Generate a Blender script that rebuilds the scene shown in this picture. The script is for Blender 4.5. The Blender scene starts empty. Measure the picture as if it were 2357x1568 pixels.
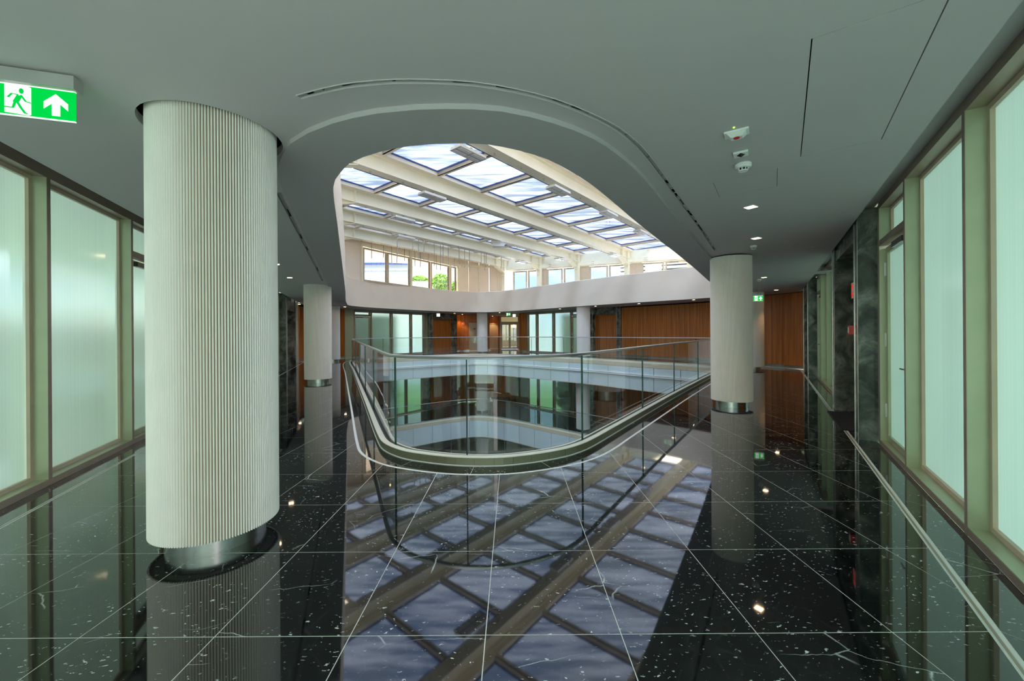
import bpy, math, random
from math import pi, sin, cos, tan, radians, hypot, floor as fl
from mathutils import Vector
from mathutils.geometry import delaunay_2d_cdt
random.seed(7)
S = bpy.context.scene
COL = S.collection

# ------------------------------------------------------------------ camera, world, lights, exposure
cam_d = bpy.data.cameras.new('camera')
cam = bpy.data.objects.new('camera', cam_d); COL.objects.link(cam)
cam_d.sensor_width = 36.0
cam_d.lens = 910 / 2357 * 36.0
cam_d.shift_y = -18.5 / 2357
cam_d.clip_start = 0.05; cam_d.clip_end = 400
cam.location = (0, 0, 1.4)
cam.rotation_euler = (pi/2, 0.007, 0)
S.camera = cam
S.view_settings.view_transform = 'Standard'
S.view_settings.look = 'None'
S.view_settings.gamma = 1
S.view_settings.exposure = 1.5
cy = S.cycles
cy.max_bounces = 14; cy.diffuse_bounces = 8; cy.glossy_bounces = 5
cy.transmission_bounces = 6; cy.transparent_max_bounces = 28
cy.sample_clamp_indirect = 6.0
cy.caustics_reflective = True; cy.caustics_refractive = False; cy.blur_glossy = .6

W = bpy.data.worlds.new('sky'); S.world = W; W.use_nodes = True
nt = W.node_tree; nt.nodes.clear()
def wn(t, **k):
    n = nt.nodes.new(t)
    for a, b in k.items(): setattr(n, a, b)
    return n
out = wn('ShaderNodeOutputWorld'); bg = wn('ShaderNodeBackground')
tc = wn('ShaderNodeTexCoord'); mp = wn('ShaderNodeMapping'); mp.inputs['Scale'].default_value = (1, 1, 2.2)
nz = wn('ShaderNodeTexNoise'); nz.inputs['Scale'].default_value = 2.6; nz.inputs['Detail'].default_value = 7
cr = wn('ShaderNodeValToRGB')
cr.color_ramp.elements[0].position = .40; cr.color_ramp.elements[0].color = (.40, .56, .86, 1)
cr.color_ramp.elements[1].position = .58; cr.color_ramp.elements[1].color = (1, .97, .92, 1)
nt.links.new(tc.outputs['Generated'], mp.inputs[0]); nt.links.new(mp.outputs[0], nz.inputs['Vector'])
nt.links.new(nz.outputs['Fac'], cr.inputs[0]); nt.links.new(cr.outputs[0], bg.inputs[0])
# overcast sky: luminance rises from horizon to zenith as (1 + 2 sin h) / 3
sx = wn('ShaderNodeSeparateXYZ'); nt.links.new(tc.outputs['Generated'], sx.inputs[0])
mx_ = wn('ShaderNodeMath', operation='MAXIMUM'); nt.links.new(sx.outputs['Z'], mx_.inputs[0]); mx_.inputs[1].default_value = 0
ma = wn('ShaderNodeMath', operation='MULTIPLY_ADD'); nt.links.new(mx_.outputs[0], ma.inputs[0]); ma.inputs[1].default_value = 2/3*5.0; ma.inputs[2].default_value = 1/3*5.0
nt.links.new(ma.outputs[0], bg.inputs[1])
nt.links.new(bg.outputs[0], out.inputs[0])

sun_d = bpy.data.lights.new('hazy_sun', 'SUN'); sun_d.energy = 8.0; sun_d.angle = radians(12); sun_d.color = (1., .95, .86)
sun = bpy.data.objects.new('hazy_sun', sun_d); COL.objects.link(sun)
sun.rotation_euler = Vector((.10, .52, -.85)).to_track_quat('-Z', 'Y').to_euler()

# ------------------------------------------------------------------ materials
M = {}
class NB:
    def __init__(s, name):
        s.m = bpy.data.materials.new(name); s.m.use_nodes = True
        s.t = s.m.node_tree; s.t.nodes.clear(); s.o = s.n('ShaderNodeOutputMaterial'); M[name] = s.m
    def n(s, t, ins=None, **k):
        x = s.t.nodes.new(t)
        for a, b in k.items(): setattr(x, a, b)
        for a, b in (ins or {}).items():
            if isinstance(b, bpy.types.NodeSocket): s.t.links.new(b, x.inputs[a])
            else: x.inputs[a].default_value = b
        return x
    def out(s, sock): s.t.links.new(sock, s.o.inputs[0]); return s.m
    def ramp(s, fac, stops):
        r = s.n('ShaderNodeValToRGB', {0: fac}); e = r.color_ramp.elements
        while len(e) < len(stops): e.new(.5)
        for i, (p, c) in enumerate(stops): e[i].position = p; e[i].color = (*c, 1) if len(c) == 3 else c
        return r.outputs[0]
def simple(name, col, rough=.5, metal=0., spec=.5, var=.06, scale=6., bump=0.):
    b = NB(name)
    tx = b.n('ShaderNodeTexCoord'); no = b.n('ShaderNodeTexNoise', {'Vector': tx.outputs['Object'], 'Scale': scale, 'Detail': 4.})
    c2 = tuple(max(0, c*(1-var)) for c in col); c3 = tuple(min(1, c*(1+var)) for c in col)
    c = b.ramp(no.outputs['Fac'], [(.3, c2), (.7, c3)])
    ins = {'Base Color': c, 'Roughness': rough, 'Metallic': metal, 'Specular IOR Level': spec}
    if bump:
        bp = b.n('ShaderNodeBump', {'Height': no.outputs['Fac'], 'Strength': bump, 'Distance': .01}); ins['Normal'] = bp.outputs[0]
    p = b.n('ShaderNodeBsdfPrincipled', ins)
    return b.out(p.outputs[0])
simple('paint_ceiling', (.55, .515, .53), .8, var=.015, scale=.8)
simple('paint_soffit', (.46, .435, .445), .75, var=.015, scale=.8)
simple('plaster_cream', (.94, .84, .73), .8, var=.03, scale=1.2)
simple('column_white', (.92, .88, .84), .55, var=.02)
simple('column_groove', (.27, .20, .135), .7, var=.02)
simple('grout', (.80, .80, .74), .6, var=.05, scale=20)
simple('inlay_metal', (.72, .73, .70), .45, .2, var=.03)
simple('trim_white', (.90, .90, .90), .3, var=.02)
simple('champagne_metal', (.44, .47, .31), .38, .35, var=.04)
simple('bronze_metal', (.40, .32, .25), .38, .5, var=.05)
simple('steel', (.52, .52, .50), .25, 1., var=.1, scale=9)
simple('dark_steel', (.20, .20, .21), .3, 1., var=.1)
simple('rail_metal', (.60, .62, .62), .28, .9, var=.03)
simple('curb_olive', (.20, .185, .12), .35, .3, var=.04)
simple('curb_cream', (.86, .82, .70), .35, .1, var=.03)
simple('lobby_dark', (.09, .10, .10), .3)
simple('lobby_wall', (.16, .15, .13), .6)
simple('header_teal', (.22, .34, .30), .4)
simple('gasket', (.015, .018, .02), .5)
simple('gasket_blue', (.03, .07, .25), .4)
simple('void_dark', (.012, .012, .012), .9)
simple('beam_cream', (.90, .86, .70), .5, var=.03, scale=2)
simple('frame_cream', (.95, .85, .70), .5, var=.03, scale=2)
simple('beam_shadow', (.42, .42, .36), .5, var=.03)
simple('frame_beige', (.60, .49, .36), .5, var=.05)
simple('strip_cream', (.80, .70, .52), .5, var=.03)
simple('plastic_white', (.82, .83, .82), .4, var=.01)
simple('lamp_grey', (.45, .45, .43), .4, .3)
simple('lamp_lens', (.75, .78, .80), .2)
simple('door_white', (.70, .66, .55), .5, var=.03)
simple('red_paint', (.70, .03, .02), .35, var=.02)
simple('mat_black', (.02, .02, .025), .9, var=.3, scale=60)
simple('outdoor_white', (.62, .66, .66), .7, var=.03, scale=.6)
simple('outdoor_grey', (.35, .42, .47), .6, var=.1, scale=.5)
simple('leaf_green', (.06, .16, .02), .6, var=.5, scale=3)
simple('leaf_bright', (.24, .46, .07), .6, var=.4, scale=3)
simple('ground_grass', (.07, .13, .04), .9, var=.4, scale=.8)
simple('bark', (.18, .12, .07), .8)

def panel_blue():
    b = NB('panel_blue')
    tx = b.n('ShaderNodeTexCoord'); oi = b.n('ShaderNodeObjectInfo')
    no = b.n('ShaderNodeTexNoise', {'Vector': tx.outputs['Object'], 'Scale': .7})
    c = b.ramp(no.outputs['Fac'], [(.3, (.78, .93, .97)), (.7, (.84, .96, 1.))])
    p = b.n('ShaderNodeBsdfPrincipled', {'Base Color': c, 'Roughness': .35, 'Coat Weight': .3, 'Coat Roughness': .1})
    b.out(p.outputs[0])
panel_blue()

def marble_black():
    b = NB('marble_black')
    tx = b.n('ShaderNodeTexCoord'); oi = b.n('ShaderNodeObjectInfo')
    sh = b.n('ShaderNodeVectorMath', {0: oi.outputs['Random'], 1: (37., 53., 19.)}, operation='MULTIPLY')
    v = b.n('ShaderNodeVectorMath', {0: tx.outputs['Object'], 1: sh.outputs[0]}, operation='ADD').outputs[0]
    # warped coordinates
    w = b.n('ShaderNodeTexNoise', {'Vector': v, 'Scale': 2.2, 'Detail': 5.})
    wv = b.n('ShaderNodeMixRGB', {0: .16, 1: v, 2: w.outputs['Color']}).outputs[0]
    rot = b.n('ShaderNodeMapping', {'Vector': wv, 'Rotation': (0, 0, .7), 'Scale': (1., 2.6, 1.)}).outputs[0]
    # long thin veins
    vo = b.n('ShaderNodeTexVoronoi', {'Vector': rot, 'Scale': 1.5}, feature='DISTANCE_TO_EDGE')
    vein = b.ramp(vo.outputs['Distance'], [(0., (.8, .8, .8)), (.0015, (.6, .6, .6)), (.006, (0, 0, 0))])
    n2 = b.n('ShaderNodeTexNoise', {'Vector': v, 'Scale': 1.7, 'Detail': 3.})
    m2 = b.ramp(n2.outputs['Fac'], [(.565, (0, 0, 0)), (.64, (1, 1, 1))])
    vm = b.n('ShaderNodeMath', {0: vein, 1: m2}, operation='MULTIPLY').outputs[0]
    # white flecks
    rot2 = b.n('ShaderNodeMapping', {'Vector': wv, 'Rotation': (0, 0, -.5), 'Scale': (1., 1.9, 1.)}).outputs[0]
    fk = b.n('ShaderNodeTexNoise', {'Vector': rot2, 'Scale': 42., 'Detail': 2., 'Roughness': .55})
    fm = b.ramp(fk.outputs['Fac'], [(.665, (0, 0, 0)), (.70, (1, 1, 1))])
    n3 = b.n('ShaderNodeTexNoise', {'Vector': v, 'Scale': 3.2, 'Detail': 2.})
    m3 = b.ramp(n3.outputs['Fac'], [(.42, (.12, .12, .12)), (.6, (1, 1, 1))])
    fm2 = b.n('ShaderNodeMath', {0: fm, 1: m3}, operation='MULTIPLY').outputs[0]
    # cloudy grey web
    v3 = b.n('ShaderNodeTexVoronoi', {'Vector': wv, 'Scale': 9.}, feature='DISTANCE_TO_EDGE')
    web = b.ramp(v3.outputs['Distance'], [(0., (.030, .032, .032)), (.05, (.006, .007, .0075))])
    base = b.n('ShaderNodeMixRGB', {0: .5, 1: (.006, .006, .0065, 1), 2: web}).outputs[0]
    tot = b.n('ShaderNodeMath', {0: vm, 1: fm2}, operation='MAXIMUM').outputs[0]
    c = b.n('ShaderNodeMixRGB', {0: tot, 1: base, 2: (.72, .74, .74, 1)}).outputs[0]
    p = b.n('ShaderNodeBsdfPrincipled', {'Base Color': c, 'Roughness': .035, 'IOR': 1.8})
    b.out(p.outputs[0])
marble_black()

def marble_green():
    b = NB('marble_green')
    tx = b.n('ShaderNodeTexCoord'); v = tx.outputs['Object']
    w = b.n('ShaderNodeTexNoise', {'Vector': v, 'Scale': 1.6, 'Detail': 6.})
    wv = b.n('ShaderNodeMixRGB', {0: .35, 1: v, 2: w.outputs['Color']}).outputs[0]
    n1 = b.n('ShaderNodeTexNoise', {'Vector': wv, 'Scale': 4.2, 'Detail': 9., 'Roughness': .62, 'Distortion': .6})
    c1 = b.ramp(n1.outputs['Fac'], [(.30, (.03, .034, .030)), (.44, (.085, .10, .088)), (.56, (.20, .22, .195)), (.72, (.45, .47, .43))])
    vo = b.n('ShaderNodeTexVoronoi', {'Vector': wv, 'Scale': 4.5}, feature='DISTANCE_TO_EDGE')
    ve = b.ramp(vo.outputs['Distance'], [(0., (.25, .25, .25)), (.03, (0, 0, 0))])
    c = b.n('ShaderNodeMixRGB', {0: ve, 1: c1, 2: (.02, .025, .02, 1)}).outputs[0]
    p = b.n('ShaderNodeBsdfPrincipled', {'Base Color': c, 'Roughness': .22})
    b.out(p.outputs[0])
marble_green()

def wood():
    b = NB('wood_walnut')
    tx = b.n('ShaderNodeTexCoord'); oi = b.n('ShaderNodeObjectInfo')
    sh = b.n('ShaderNodeVectorMath', {0: oi.outputs['Random'], 1: (31., 17., 9.)}, operation='MULTIPLY')
    v = b.n('ShaderNodeVectorMath', {0: tx.outputs['Object'], 1: sh.outputs[0]}, operation='ADD').outputs[0]
    mpp = b.n('ShaderNodeMapping', {'Vector': v, 'Scale': (14., 14., .5)}).outputs[0]
    n1 = b.n('ShaderNodeTexNoise', {'Vector': mpp, 'Scale': 1., 'Detail': 6., 'Roughness': .6})
    c = b.ramp(n1.outputs['Fac'], [(.3, (.36, .11, .018)), (.5, (.56, .19, .036)), (.72, (.74, .28, .06))])
    p = b.n('ShaderNodeBsdfPrincipled', {'Base Color': c, 'Roughness': .38})
    b.out(p.outputs[0])
wood()

def clear_glass(name, tint, ior=1.5, edge=False):
    b = NB(name)
    tr = b.n('ShaderNodeBsdfTransparent', {'Color': (*tint, 1)})
    gl = b.n('ShaderNodeBsdfGlossy', {'Color': (1, 1, 1, 1), 'Roughness': .0})
    lw = b.n('ShaderNodeLayerWeight', {'Blend': .5})
    pw = b.n('ShaderNodeMath', {0: lw.outputs['Facing'], 1: 5.}, operation='POWER')
    fr = b.n('ShaderNodeMath', {0: pw.outputs[0], 1: .90, 2: .07}, operation='MULTIPLY_ADD')
    mx = b.n('ShaderNodeMixShader', {0: fr.outputs[0], 1: tr.outputs[0], 2: gl.outputs[0]})
    b.out(mx.outputs[0])
clear_glass('glass_clear', (.93, .975, .955), 1.5)
clear_glass('glass_window', (.96, .985, .98), 1.45)
clear_glass('glass_upper', (.30, .31, .31), 1.45)
simple('glass_edge', (.02, .10, .07), .2)

def reeded(name, tint, wt=.42, wl=.46):
    b = NB(name)
    tx = b.n('ShaderNodeTexCoord')
    mpp = b.n('ShaderNodeMapping', {'Vector': tx.outputs['Object'], 'Scale': (1., 1., .0)}).outputs[0]
    ln = b.n('ShaderNodeTexNoise', {'Vector': mpp, 'Scale': 60., 'Detail': 2.})
    c = b.ramp(ln.outputs['Fac'], [(.25, tuple(t*.90 for t in tint)), (.75, tint)])
    tr = b.n('ShaderNodeBsdfRefraction', {'Color': c, 'Roughness': .45, 'IOR': 1.12})
    tl = b.n('ShaderNodeBsdfTranslucent', {'Color': c})
    gl = b.n('ShaderNodeBsdfGlossy', {'Color': (.9, .95, .93, 1), 'Roughness': .12})
    m1 = b.n('ShaderNodeMixShader', {0: wl/(wt+wl), 1: tr.outputs[0], 2: tl.outputs[0]})
    m2 = b.n('ShaderNodeMixShader', {0: 1-wt-wl, 1: m1.outputs[0], 2: gl.outputs[0]})
    b.out(m2.outputs[0])
reeded('glass_reeded', (.52, .665, .56), .16, .60)
reeded('glass_reeded_teal', (.46, .67, .57), .24, .56)
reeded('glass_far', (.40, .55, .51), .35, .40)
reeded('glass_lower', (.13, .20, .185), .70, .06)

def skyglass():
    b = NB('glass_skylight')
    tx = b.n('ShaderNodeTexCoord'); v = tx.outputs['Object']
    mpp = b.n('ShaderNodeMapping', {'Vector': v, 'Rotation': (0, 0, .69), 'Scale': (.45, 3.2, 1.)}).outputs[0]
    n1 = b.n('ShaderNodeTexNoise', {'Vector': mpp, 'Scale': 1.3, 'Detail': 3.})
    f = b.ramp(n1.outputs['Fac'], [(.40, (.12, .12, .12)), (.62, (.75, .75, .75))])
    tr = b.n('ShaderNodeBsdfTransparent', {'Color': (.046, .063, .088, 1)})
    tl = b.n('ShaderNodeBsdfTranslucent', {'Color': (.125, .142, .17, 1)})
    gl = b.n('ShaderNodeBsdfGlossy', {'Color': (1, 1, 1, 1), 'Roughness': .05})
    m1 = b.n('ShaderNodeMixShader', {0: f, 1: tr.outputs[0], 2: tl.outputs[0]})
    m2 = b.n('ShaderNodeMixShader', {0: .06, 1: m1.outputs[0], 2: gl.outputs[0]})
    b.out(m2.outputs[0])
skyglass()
def emis(name, col, st):
    b = NB(name); e = b.n('ShaderNodeEmission', {'Color': (*col, 1), 'Strength': st}); b.out(e.outputs[0])
emis('lamp_warm', (1., .72, .42), 9.); emis('lamp_white', (1, 1, 1), 2.2)
emis('sign_green', (.0, .62, .06), .42); emis('sign_white', (.96, 1., .98), .42)
emis('sign_red', (.9, .03, .02), .3); emis('sconce_glow', (1., .5, .08), 5.); emis('led_green', (.4, 1, .05), 2.)

# ------------------------------------------------------------------ geometry helpers
def uv2(p, q):
    d = (q[0]-p[0], q[1]-p[1]); L = hypot(*d); return (d[0]/L, d[1]/L), L
class Frame:                    # local axes of a wall: s along it, t towards the room, z up
    def __init__(s, P, Q, inward=1):
        s.P = P; s.Q = Q; s.d, s.L = uv2(P, Q); s.n = (-s.d[1]*inward, s.d[0]*inward)
    def p(s, a, t, z=0): return (s.P[0]+s.d[0]*a+s.n[0]*t, s.P[1]+s.d[1]*a+s.n[1]*t, z)
class G:
    def __init__(s): s.v = []; s.f = []; s.mi = []; s.m = 0
    def add(s, vs, fs):
        b = len(s.v); s.v += [tuple(x) for x in vs]; s.f += [tuple(i+b for i in f) for f in fs]; s.mi += [s.m]*len(fs); return s
    def hexa(s, c):             # 8 corners: bottom ring 0-3, top ring 4-7
        return s.add(c, [(3, 2, 1, 0), (4, 5, 6, 7), (0, 1, 5, 4), (1, 2, 6, 5), (2, 3, 7, 6), (3, 0, 4, 7)])
    def fbox(s, F, a0, a1, t0, t1, z0, z1):
        return s.hexa([F.p(a0, t0, z0), F.p(a1, t0, z0), F.p(a1, t1, z0), F.p(a0, t1, z0), F.p(a0, t0, z1), F.p(a1, t0, z1), F.p(a1, t1, z1), F.p(a0, t1, z1)])
    def box(s, x0, x1, y0, y1, z0, z1):
        return s.hexa([(x0, y0, z0), (x1, y0, z0), (x1, y1, z0), (x0, y1, z0), (x0, y0, z1), (x1, y0, z1), (x1, y1, z1), (x0, y1, z1)])
    def prism(s, poly, z0, z1):
        n = len(poly)
        return s.add([(x, y, z0) for x, y in poly]+[(x, y, z1) for x, y in poly],
                     [tuple(range(n))[::-1], tuple(range(n, 2*n))]+[(i, (i+1) % n, (i+1) % n+n, i+n) for i in range(n)])
    def sweep(s, path, prof, closed=False, cap=True):   # path [(x,y)], prof [(offset to the left, z)]
        n = len(path); k = len(prof); vs = []
        for i in range(n):
            if closed: a, c = path[i-1], path[(i+1) % n]
            else: a, c = path[max(i-1, 0)], path[min(i+1, n-1)]
            (dx, dy), _ = uv2(a, c)
            if (closed or 0 < i < n-1):
                (ex, ey), _ = uv2(path[i-1], path[i]); m = max(.5, abs(ex*dx+ey*dy))
            else: m = 1
            for o, z in prof: vs.append((path[i][0]-dy*o/m, path[i][1]+dx*o/m, z))
        fs = []
        for i in range(n if closed else n-1):
            j = (i+1) % n
            for q in range(k):
                r = (q+1) % k; fs.append((i*k+q, j*k+q, j*k+r, i*k+r))
        if not closed and cap: fs += [tuple(range(k))[::-1], tuple((n-1)*k+q for q in range(k))]
        return s.add(vs, fs)
    def sheet(s, path, prof, closed=False):             # open profile
        n = len(path); k = len(prof); vs = []
        for i in range(n):
            if closed: a, c = path[i-1], path[(i+1) % n]
            else: a, c = path[max(i-1, 0)], path[min(i+1, n-1)]
            (dx, dy), _ = uv2(a, c)
            for o, z in prof: vs.append((path[i][0]-dy*o, path[i][1]+dx*o, z))
        fs = [(i*k+q, ((i+1) % n)*k+q, ((i+1) % n)*k+q+1, i*k+q+1) for i in range(n if closed else n-1) for q in range(k-1)]
        return s.add(vs, fs)
    def tube(s, pts, r, n=8):
        vs = []; P = [Vector(p) for p in pts]
        for i, p in enumerate(P):
            d = (P[min(i+1, len(P)-1)]-P[max(i-1, 0)]).normalized()
            a = d.orthogonal().normalized() if abs(d.z) > .9 else d.cross(Vector((0, 0, 1))).normalized(); b = d.cross(a)
            for q in range(n): vs.append(p+a*cos(2*pi*q/n)*r+b*sin(2*pi*q/n)*r)
        fs = [(i*n+q, i*n+(q+1) % n, (i+1)*n+(q+1) % n, (i+1)*n+q) for i in range(len(P)-1) for q in range(n)]
        fs += [tuple(range(n))[::-1], tuple((len(P)-1)*n+q for q in range(n))]
        return s.add(vs, fs)
    def lathe(s, c, prof, n=32, rf=None):               # prof [(r,z)]
        k = len(prof); vs = []
        for i in range(n):
            a = 2*pi*i/n; g = rf(i) if rf else 0
            for r, z in prof: vs.append((c[0]+cos(a)*(r+g), c[1]+sin(a)*(r+g), z))
        return s.add(vs, [(i*k+q, ((i+1) % n)*k+q, ((i+1) % n)*k+q+1, i*k+q+1) for i in range(n) for q in range(k-1)])
    def disc(s, c, r, z, n=24, up=True):
        vs = [(c[0]+cos(2*pi*i/n)*r, c[1]+sin(2*pi*i/n)*r, z) for i in range(n)]
        return s.add(vs, [tuple(range(n)) if up else tuple(range(n))[::-1]])
WL = {}
def build(name, g, mats, parent=None, smooth=False, kind=None, **props):
    off = WL.get(parent.name, Vector((0, 0, 0))) if parent else Vector((0, 0, 0))
    me = bpy.data.meshes.new(name)
    me.from_pydata([(v[0]-off.x, v[1]-off.y, v[2]-off.z) for v in g.v], [], g.f)
    if isinstance(mats, str): mats = [mats]
    for m in mats: me.materials.append(M[m])
    if len(mats) > 1: me.polygons.foreach_set('material_index', g.mi)
    if smooth: me.polygons.foreach_set('use_smooth', [True]*len(me.polygons))
    me.validate(); me.update()
    o = bpy.data.objects.new(name, me); COL.objects.link(o)
    if parent: o.parent = parent; WL[o.name] = off
    else: WL[o.name] = Vector((0, 0, 0))
    if kind: o['kind'] = kind
    for k, v in props.items(): o[k] = v
    return o
def empty(name, loc=(0, 0, 0), label=None, cat=None, group=None, kind=None):
    o = bpy.data.objects.new(name, None); COL.objects.link(o); o.location = loc; WL[o.name] = Vector(loc)
    o.empty_display_size = .1
    if label: o['label'] = label
    if cat: o['category'] = cat
    if group: o['group'] = group
    if kind: o['kind'] = kind
    return o
def struct(name, g=None, mats=None, smooth=False):
    if g is None: return empty(name, kind='structure')
    return build(name, g, mats, None, smooth, kind='structure')

def spline(P, ds, closed=True):
    n = len(P); out = []
    rng = n if closed else n-1
    for i in range(rng):
        if closed: p0, p1, p2, p3 = P[i-1], P[i], P[(i+1) % n], P[(i+2) % n]
        else: p0, p1, p2, p3 = P[max(i-1, 0)], P[i], P[i+1], P[min(i+2, n-1)]
        L = hypot(p2[0]-p1[0], p2[1]-p1[1]); k = max(1, int(L/ds+.5))
        def kn(a, b): return max(1e-4, hypot(b[0]-a[0], b[1]-a[1])**.5)
        t1 = kn(p0, p1); t2 = t1+kn(p1, p2); t3 = t2+kn(p2, p3)
        for j in range(k):
            t = t1+(t2-t1)*j/k; r = []
            for c in (0, 1):
                A1 = (t1-t)/t1*p0[c]+t/t1*p1[c]; A2 = (t2-t)/(t2-t1)*p1[c]+(t-t1)/(t2-t1)*p2[c]; A3 = (t3-t)/(t3-t2)*p2[c]+(t-t2)/(t3-t2)*p3[c]
                B1 = (t2-t)/t2*A1+t/t2*A2; B2 = (t3-t)/(t3-t1)*A2+(t-t1)/(t3-t1)*A3
                r.append((t2-t)/(t2-t1)*B1+(t-t1)/(t2-t1)*B2)
            out.append(tuple(r))
    if not closed: out.append(P[-1])
    return out
def offset(L, d):               # positive d = to the left of travel
    n = len(L); r = []
    for i in range(n):
        (dx, dy), _ = uv2(L[i-1], L[(i+1) % n]); r.append((L[i][0]-dy*d, L[i][1]+dx*d))
    return r
def inside(p, poly):
    x, y = p; c = False; n = len(poly); j = n-1
    for i in range(n):
        xi, yi = poly[i]; xj, yj = poly[j]
        if (yi > y) != (yj > y) and x < (xj-xi)*(y-yi)/(yj-yi)+xi: c = not c
        j = i
    return c
def cdt(loops, lines=(), pred=lambda p: True):
    V = []; E_ = []
    for L in loops:
        b = len(V); V += [Vector(p) for p in L]; E_ += [(b+i, b+(i+1) % len(L)) for i in range(len(L))]
    for a, c in lines:
        b = len(V); V += [Vector(a), Vector(c)]; E_.append((b, b+1))
    r = delaunay_2d_cdt(V, E_, [], 0, 1e-5)
    vs = [tuple(v) for v in r[0]]; fs = []
    for f in r[2]:
        c = (sum(vs[i][0] for i in f)/len(f), sum(vs[i][1] for i in f)/len(f))
        if pred(c): fs.append(tuple(f))
    return vs, fs

# ------------------------------------------------------------------ plan
curb_pts = [(-7.66, 18.6), (-5.64, 14.0), (-3.885, 10.0), (-2.696, 7.29), (-2.012, 5.72), (-1.78, 5.2), (-1.604, 4.833), (-1.482, 4.658), (-1.325, 4.499), (-1.18, 4.39),
            (-1.0, 4.305), (-.705, 4.199), (-.406, 4.15), (-.1, 4.16), (.1, 4.212), (.3, 4.289), (.591, 4.447), (.81, 4.638), (1.006, 4.879), (1.32, 5.33),
            (1.697, 5.872), (2.302, 6.743), (3.518, 8.484), (5.60, 11.38), (7.0, 13.3), (7.6, 14.3), (7.72, 15.0), (7.42, 15.8), (5.62, 18.0), (4.1, 19.85),
            (1.5, 22.4), (-.2, 24.0), (-1.3, 24.75), (-2.3, 24.95), (-3.6, 24.5), (-5.75, 22.95), (-7.1, 21.9), (-7.85, 21.0), (-8.05, 20.0)]
CURB = spline(curb_pts, .10)            # counter-clockwise: left of travel is the void
ring_pts = [(-7.35, 17.6), (-5.26, 12.5), (-3.031, 7.047), (-2.208, 5.029), (-1.647, 3.666), (-1.555, 3.50), (-1.46, 3.371), (-1.292, 3.169), (-1.141, 3.058), (-.967, 2.964),
            (-.739, 2.884), (-.532, 2.853), (-.266, 2.853), (-.163, 2.868), (.061, 2.965), (.294, 3.126), (.48, 3.325), (.715, 3.62), (1.066, 4.15), (1.52, 4.861),
            (3.831, 8.363), (5.471, 10.925), (7.3, 13.75), (8.2, 15.1), (8.15, 16.0), (5.605, 18.75), (3.847, 20.6), (1.707, 23.2), (.03, 25.2), (-.95, 26.0), (-1.85, 26.3),
            (-2.9, 26.1), (-5.1, 24.1), (-6.74, 21.9), (-7.55, 20.5), (-7.85, 19.2)]
RING = spline(ring_pts, .16)
RINGOUT = offset(RING, -.44)
room = [(-2.2955, -1.5), (.334, -1.5), (10.25, 13.6), (10.48, 14.05), (10.32, 14.7), (9.95, 15.4), (9.66, 16.4), (9.48, 17.5), (9.3, 18.5), (1.05, 27.9), (1.05, 28.7), (.6, 29.0), (.6, 33.2),
        (-1.0, 33.2), (-1.1, 34.0), (-2.2, 34.0), (-1.7, 30.6), (-3.9, 30.3), (-4.19, 29.7), (-9.44, 22.3), (-10.35, 22.2), (-10.75, 21.0), (-10.63, 19.7)]
FL = Frame((-2.2955, -1.5), (-10.63, 19.7), -1)
FR = Frame((.334, -1.5), (10.25, 13.6), 1)
FLF = Frame((-9.44, 22.3), (-4.19, 29.7), -1)
FRF = Frame((1.05, 27.9), (9.3, 18.5), -1)
COLS = [('a', -2.062, 2.762, .369, 2.86), ('b', 4.134, 7.458, .351, 2.775), ('c', -5.63, 11.47, .365, 2.80), ('d', -9.11, 20.05, .365, 2.79),
        ('e', 3.87, 21.4, .365, 2.79), ('f', -2.05, 27.2, .365, 2.79), ('g', 8.76, 14.4, .365, 2.79)]

# ------------------------------------------------------------------ floor: grout bed, tiles, inlays
INL = offset(CURB, -.24); INL2 = offset(CURB, -.265)
inner_room = [FL.p(.2, .27)[:2], FR.p(.2, .27)[:2], FR.p(18.0, .27)[:2], (10.2, 14.1), (10.1, 14.7), (9.75, 15.4), (9.46, 16.4), (9.3, 17.4), (9.1, 18.4), (.85, 27.8), (.85, 28.6), (.4, 28.9), (.4, 33.0),
              (-.85, 33.0), (-1.1, 33.8), (-2.0, 33.8), (-1.5, 30.4), (-3.8, 30.1), (-4.0, 29.6), (-9.3, 22.1), (-10.2, 22.0), (-10.45, 21.0), FL.p(22.7, .27)[:2]]
def bed(z, name, mat):
    vs, fs = cdt([room, offset(CURB, .19)], (), lambda p: inside(p, room) and not inside(p, offset_c))
    g = G(); g.add([(x, y, z) for x, y in vs], fs); b = len(g.v)
    return g
offset_c = offset(CURB, .19)
vs_b, fs_b = cdt([room, offset_c], (), lambda p: inside(p, room) and not inside(p, offset_c))
def slab(z0, z1):
    g = G(); g.add([(x, y, z1) for x, y in vs_b], fs_b); g.add([(x, y, z0) for x, y in vs_b], [f[::-1] for f in fs_b])
    return g
floor = struct('floor', slab(-.3, -.0008), 'grout')
GX0, GY0, GX, GY = -.132, 1.83, .6275, .703
lines = [((GX0+GX*k, -2), (GX0+GX*k, 35)) for k in range(-17, 18)]+[((-12, GY0+GY*k), (12, GY0+GY*k)) for k in range(-5, 46)]
vt, ft = cdt([inner_room, INL2], lines, lambda p: inside(p, inner_room) and not inside(p, INL2))
cells = {}
for f in ft:
    cx = sum(vt[i][0] for i in f)/len(f); cyy = sum(vt[i][1] for i in f)/len(f)
    cells.setdefault((fl((cx-GX0)/GX), fl((cyy-GY0)/GY)), []).append(f)
def loops_of(fs):
    E_ = {}
    for f in fs:
        for i in range(len(f)): E_[(f[i], f[(i+1) % len(f)])] = 1
    nx = {}
    for (a, b) in E_:
        if (b, a) not in E_: nx.setdefault(a, []).append(b)
    out = []
    while nx:
        s0 = next(iter(nx)); L = []; c = s0
        while c in nx:
            L.append(c); q = nx[c]; d = q.pop()
            if not q: del nx[c]
            c = d
            if c == s0: break
        if len(L) > 2: out.append(L)
    return out
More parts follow.
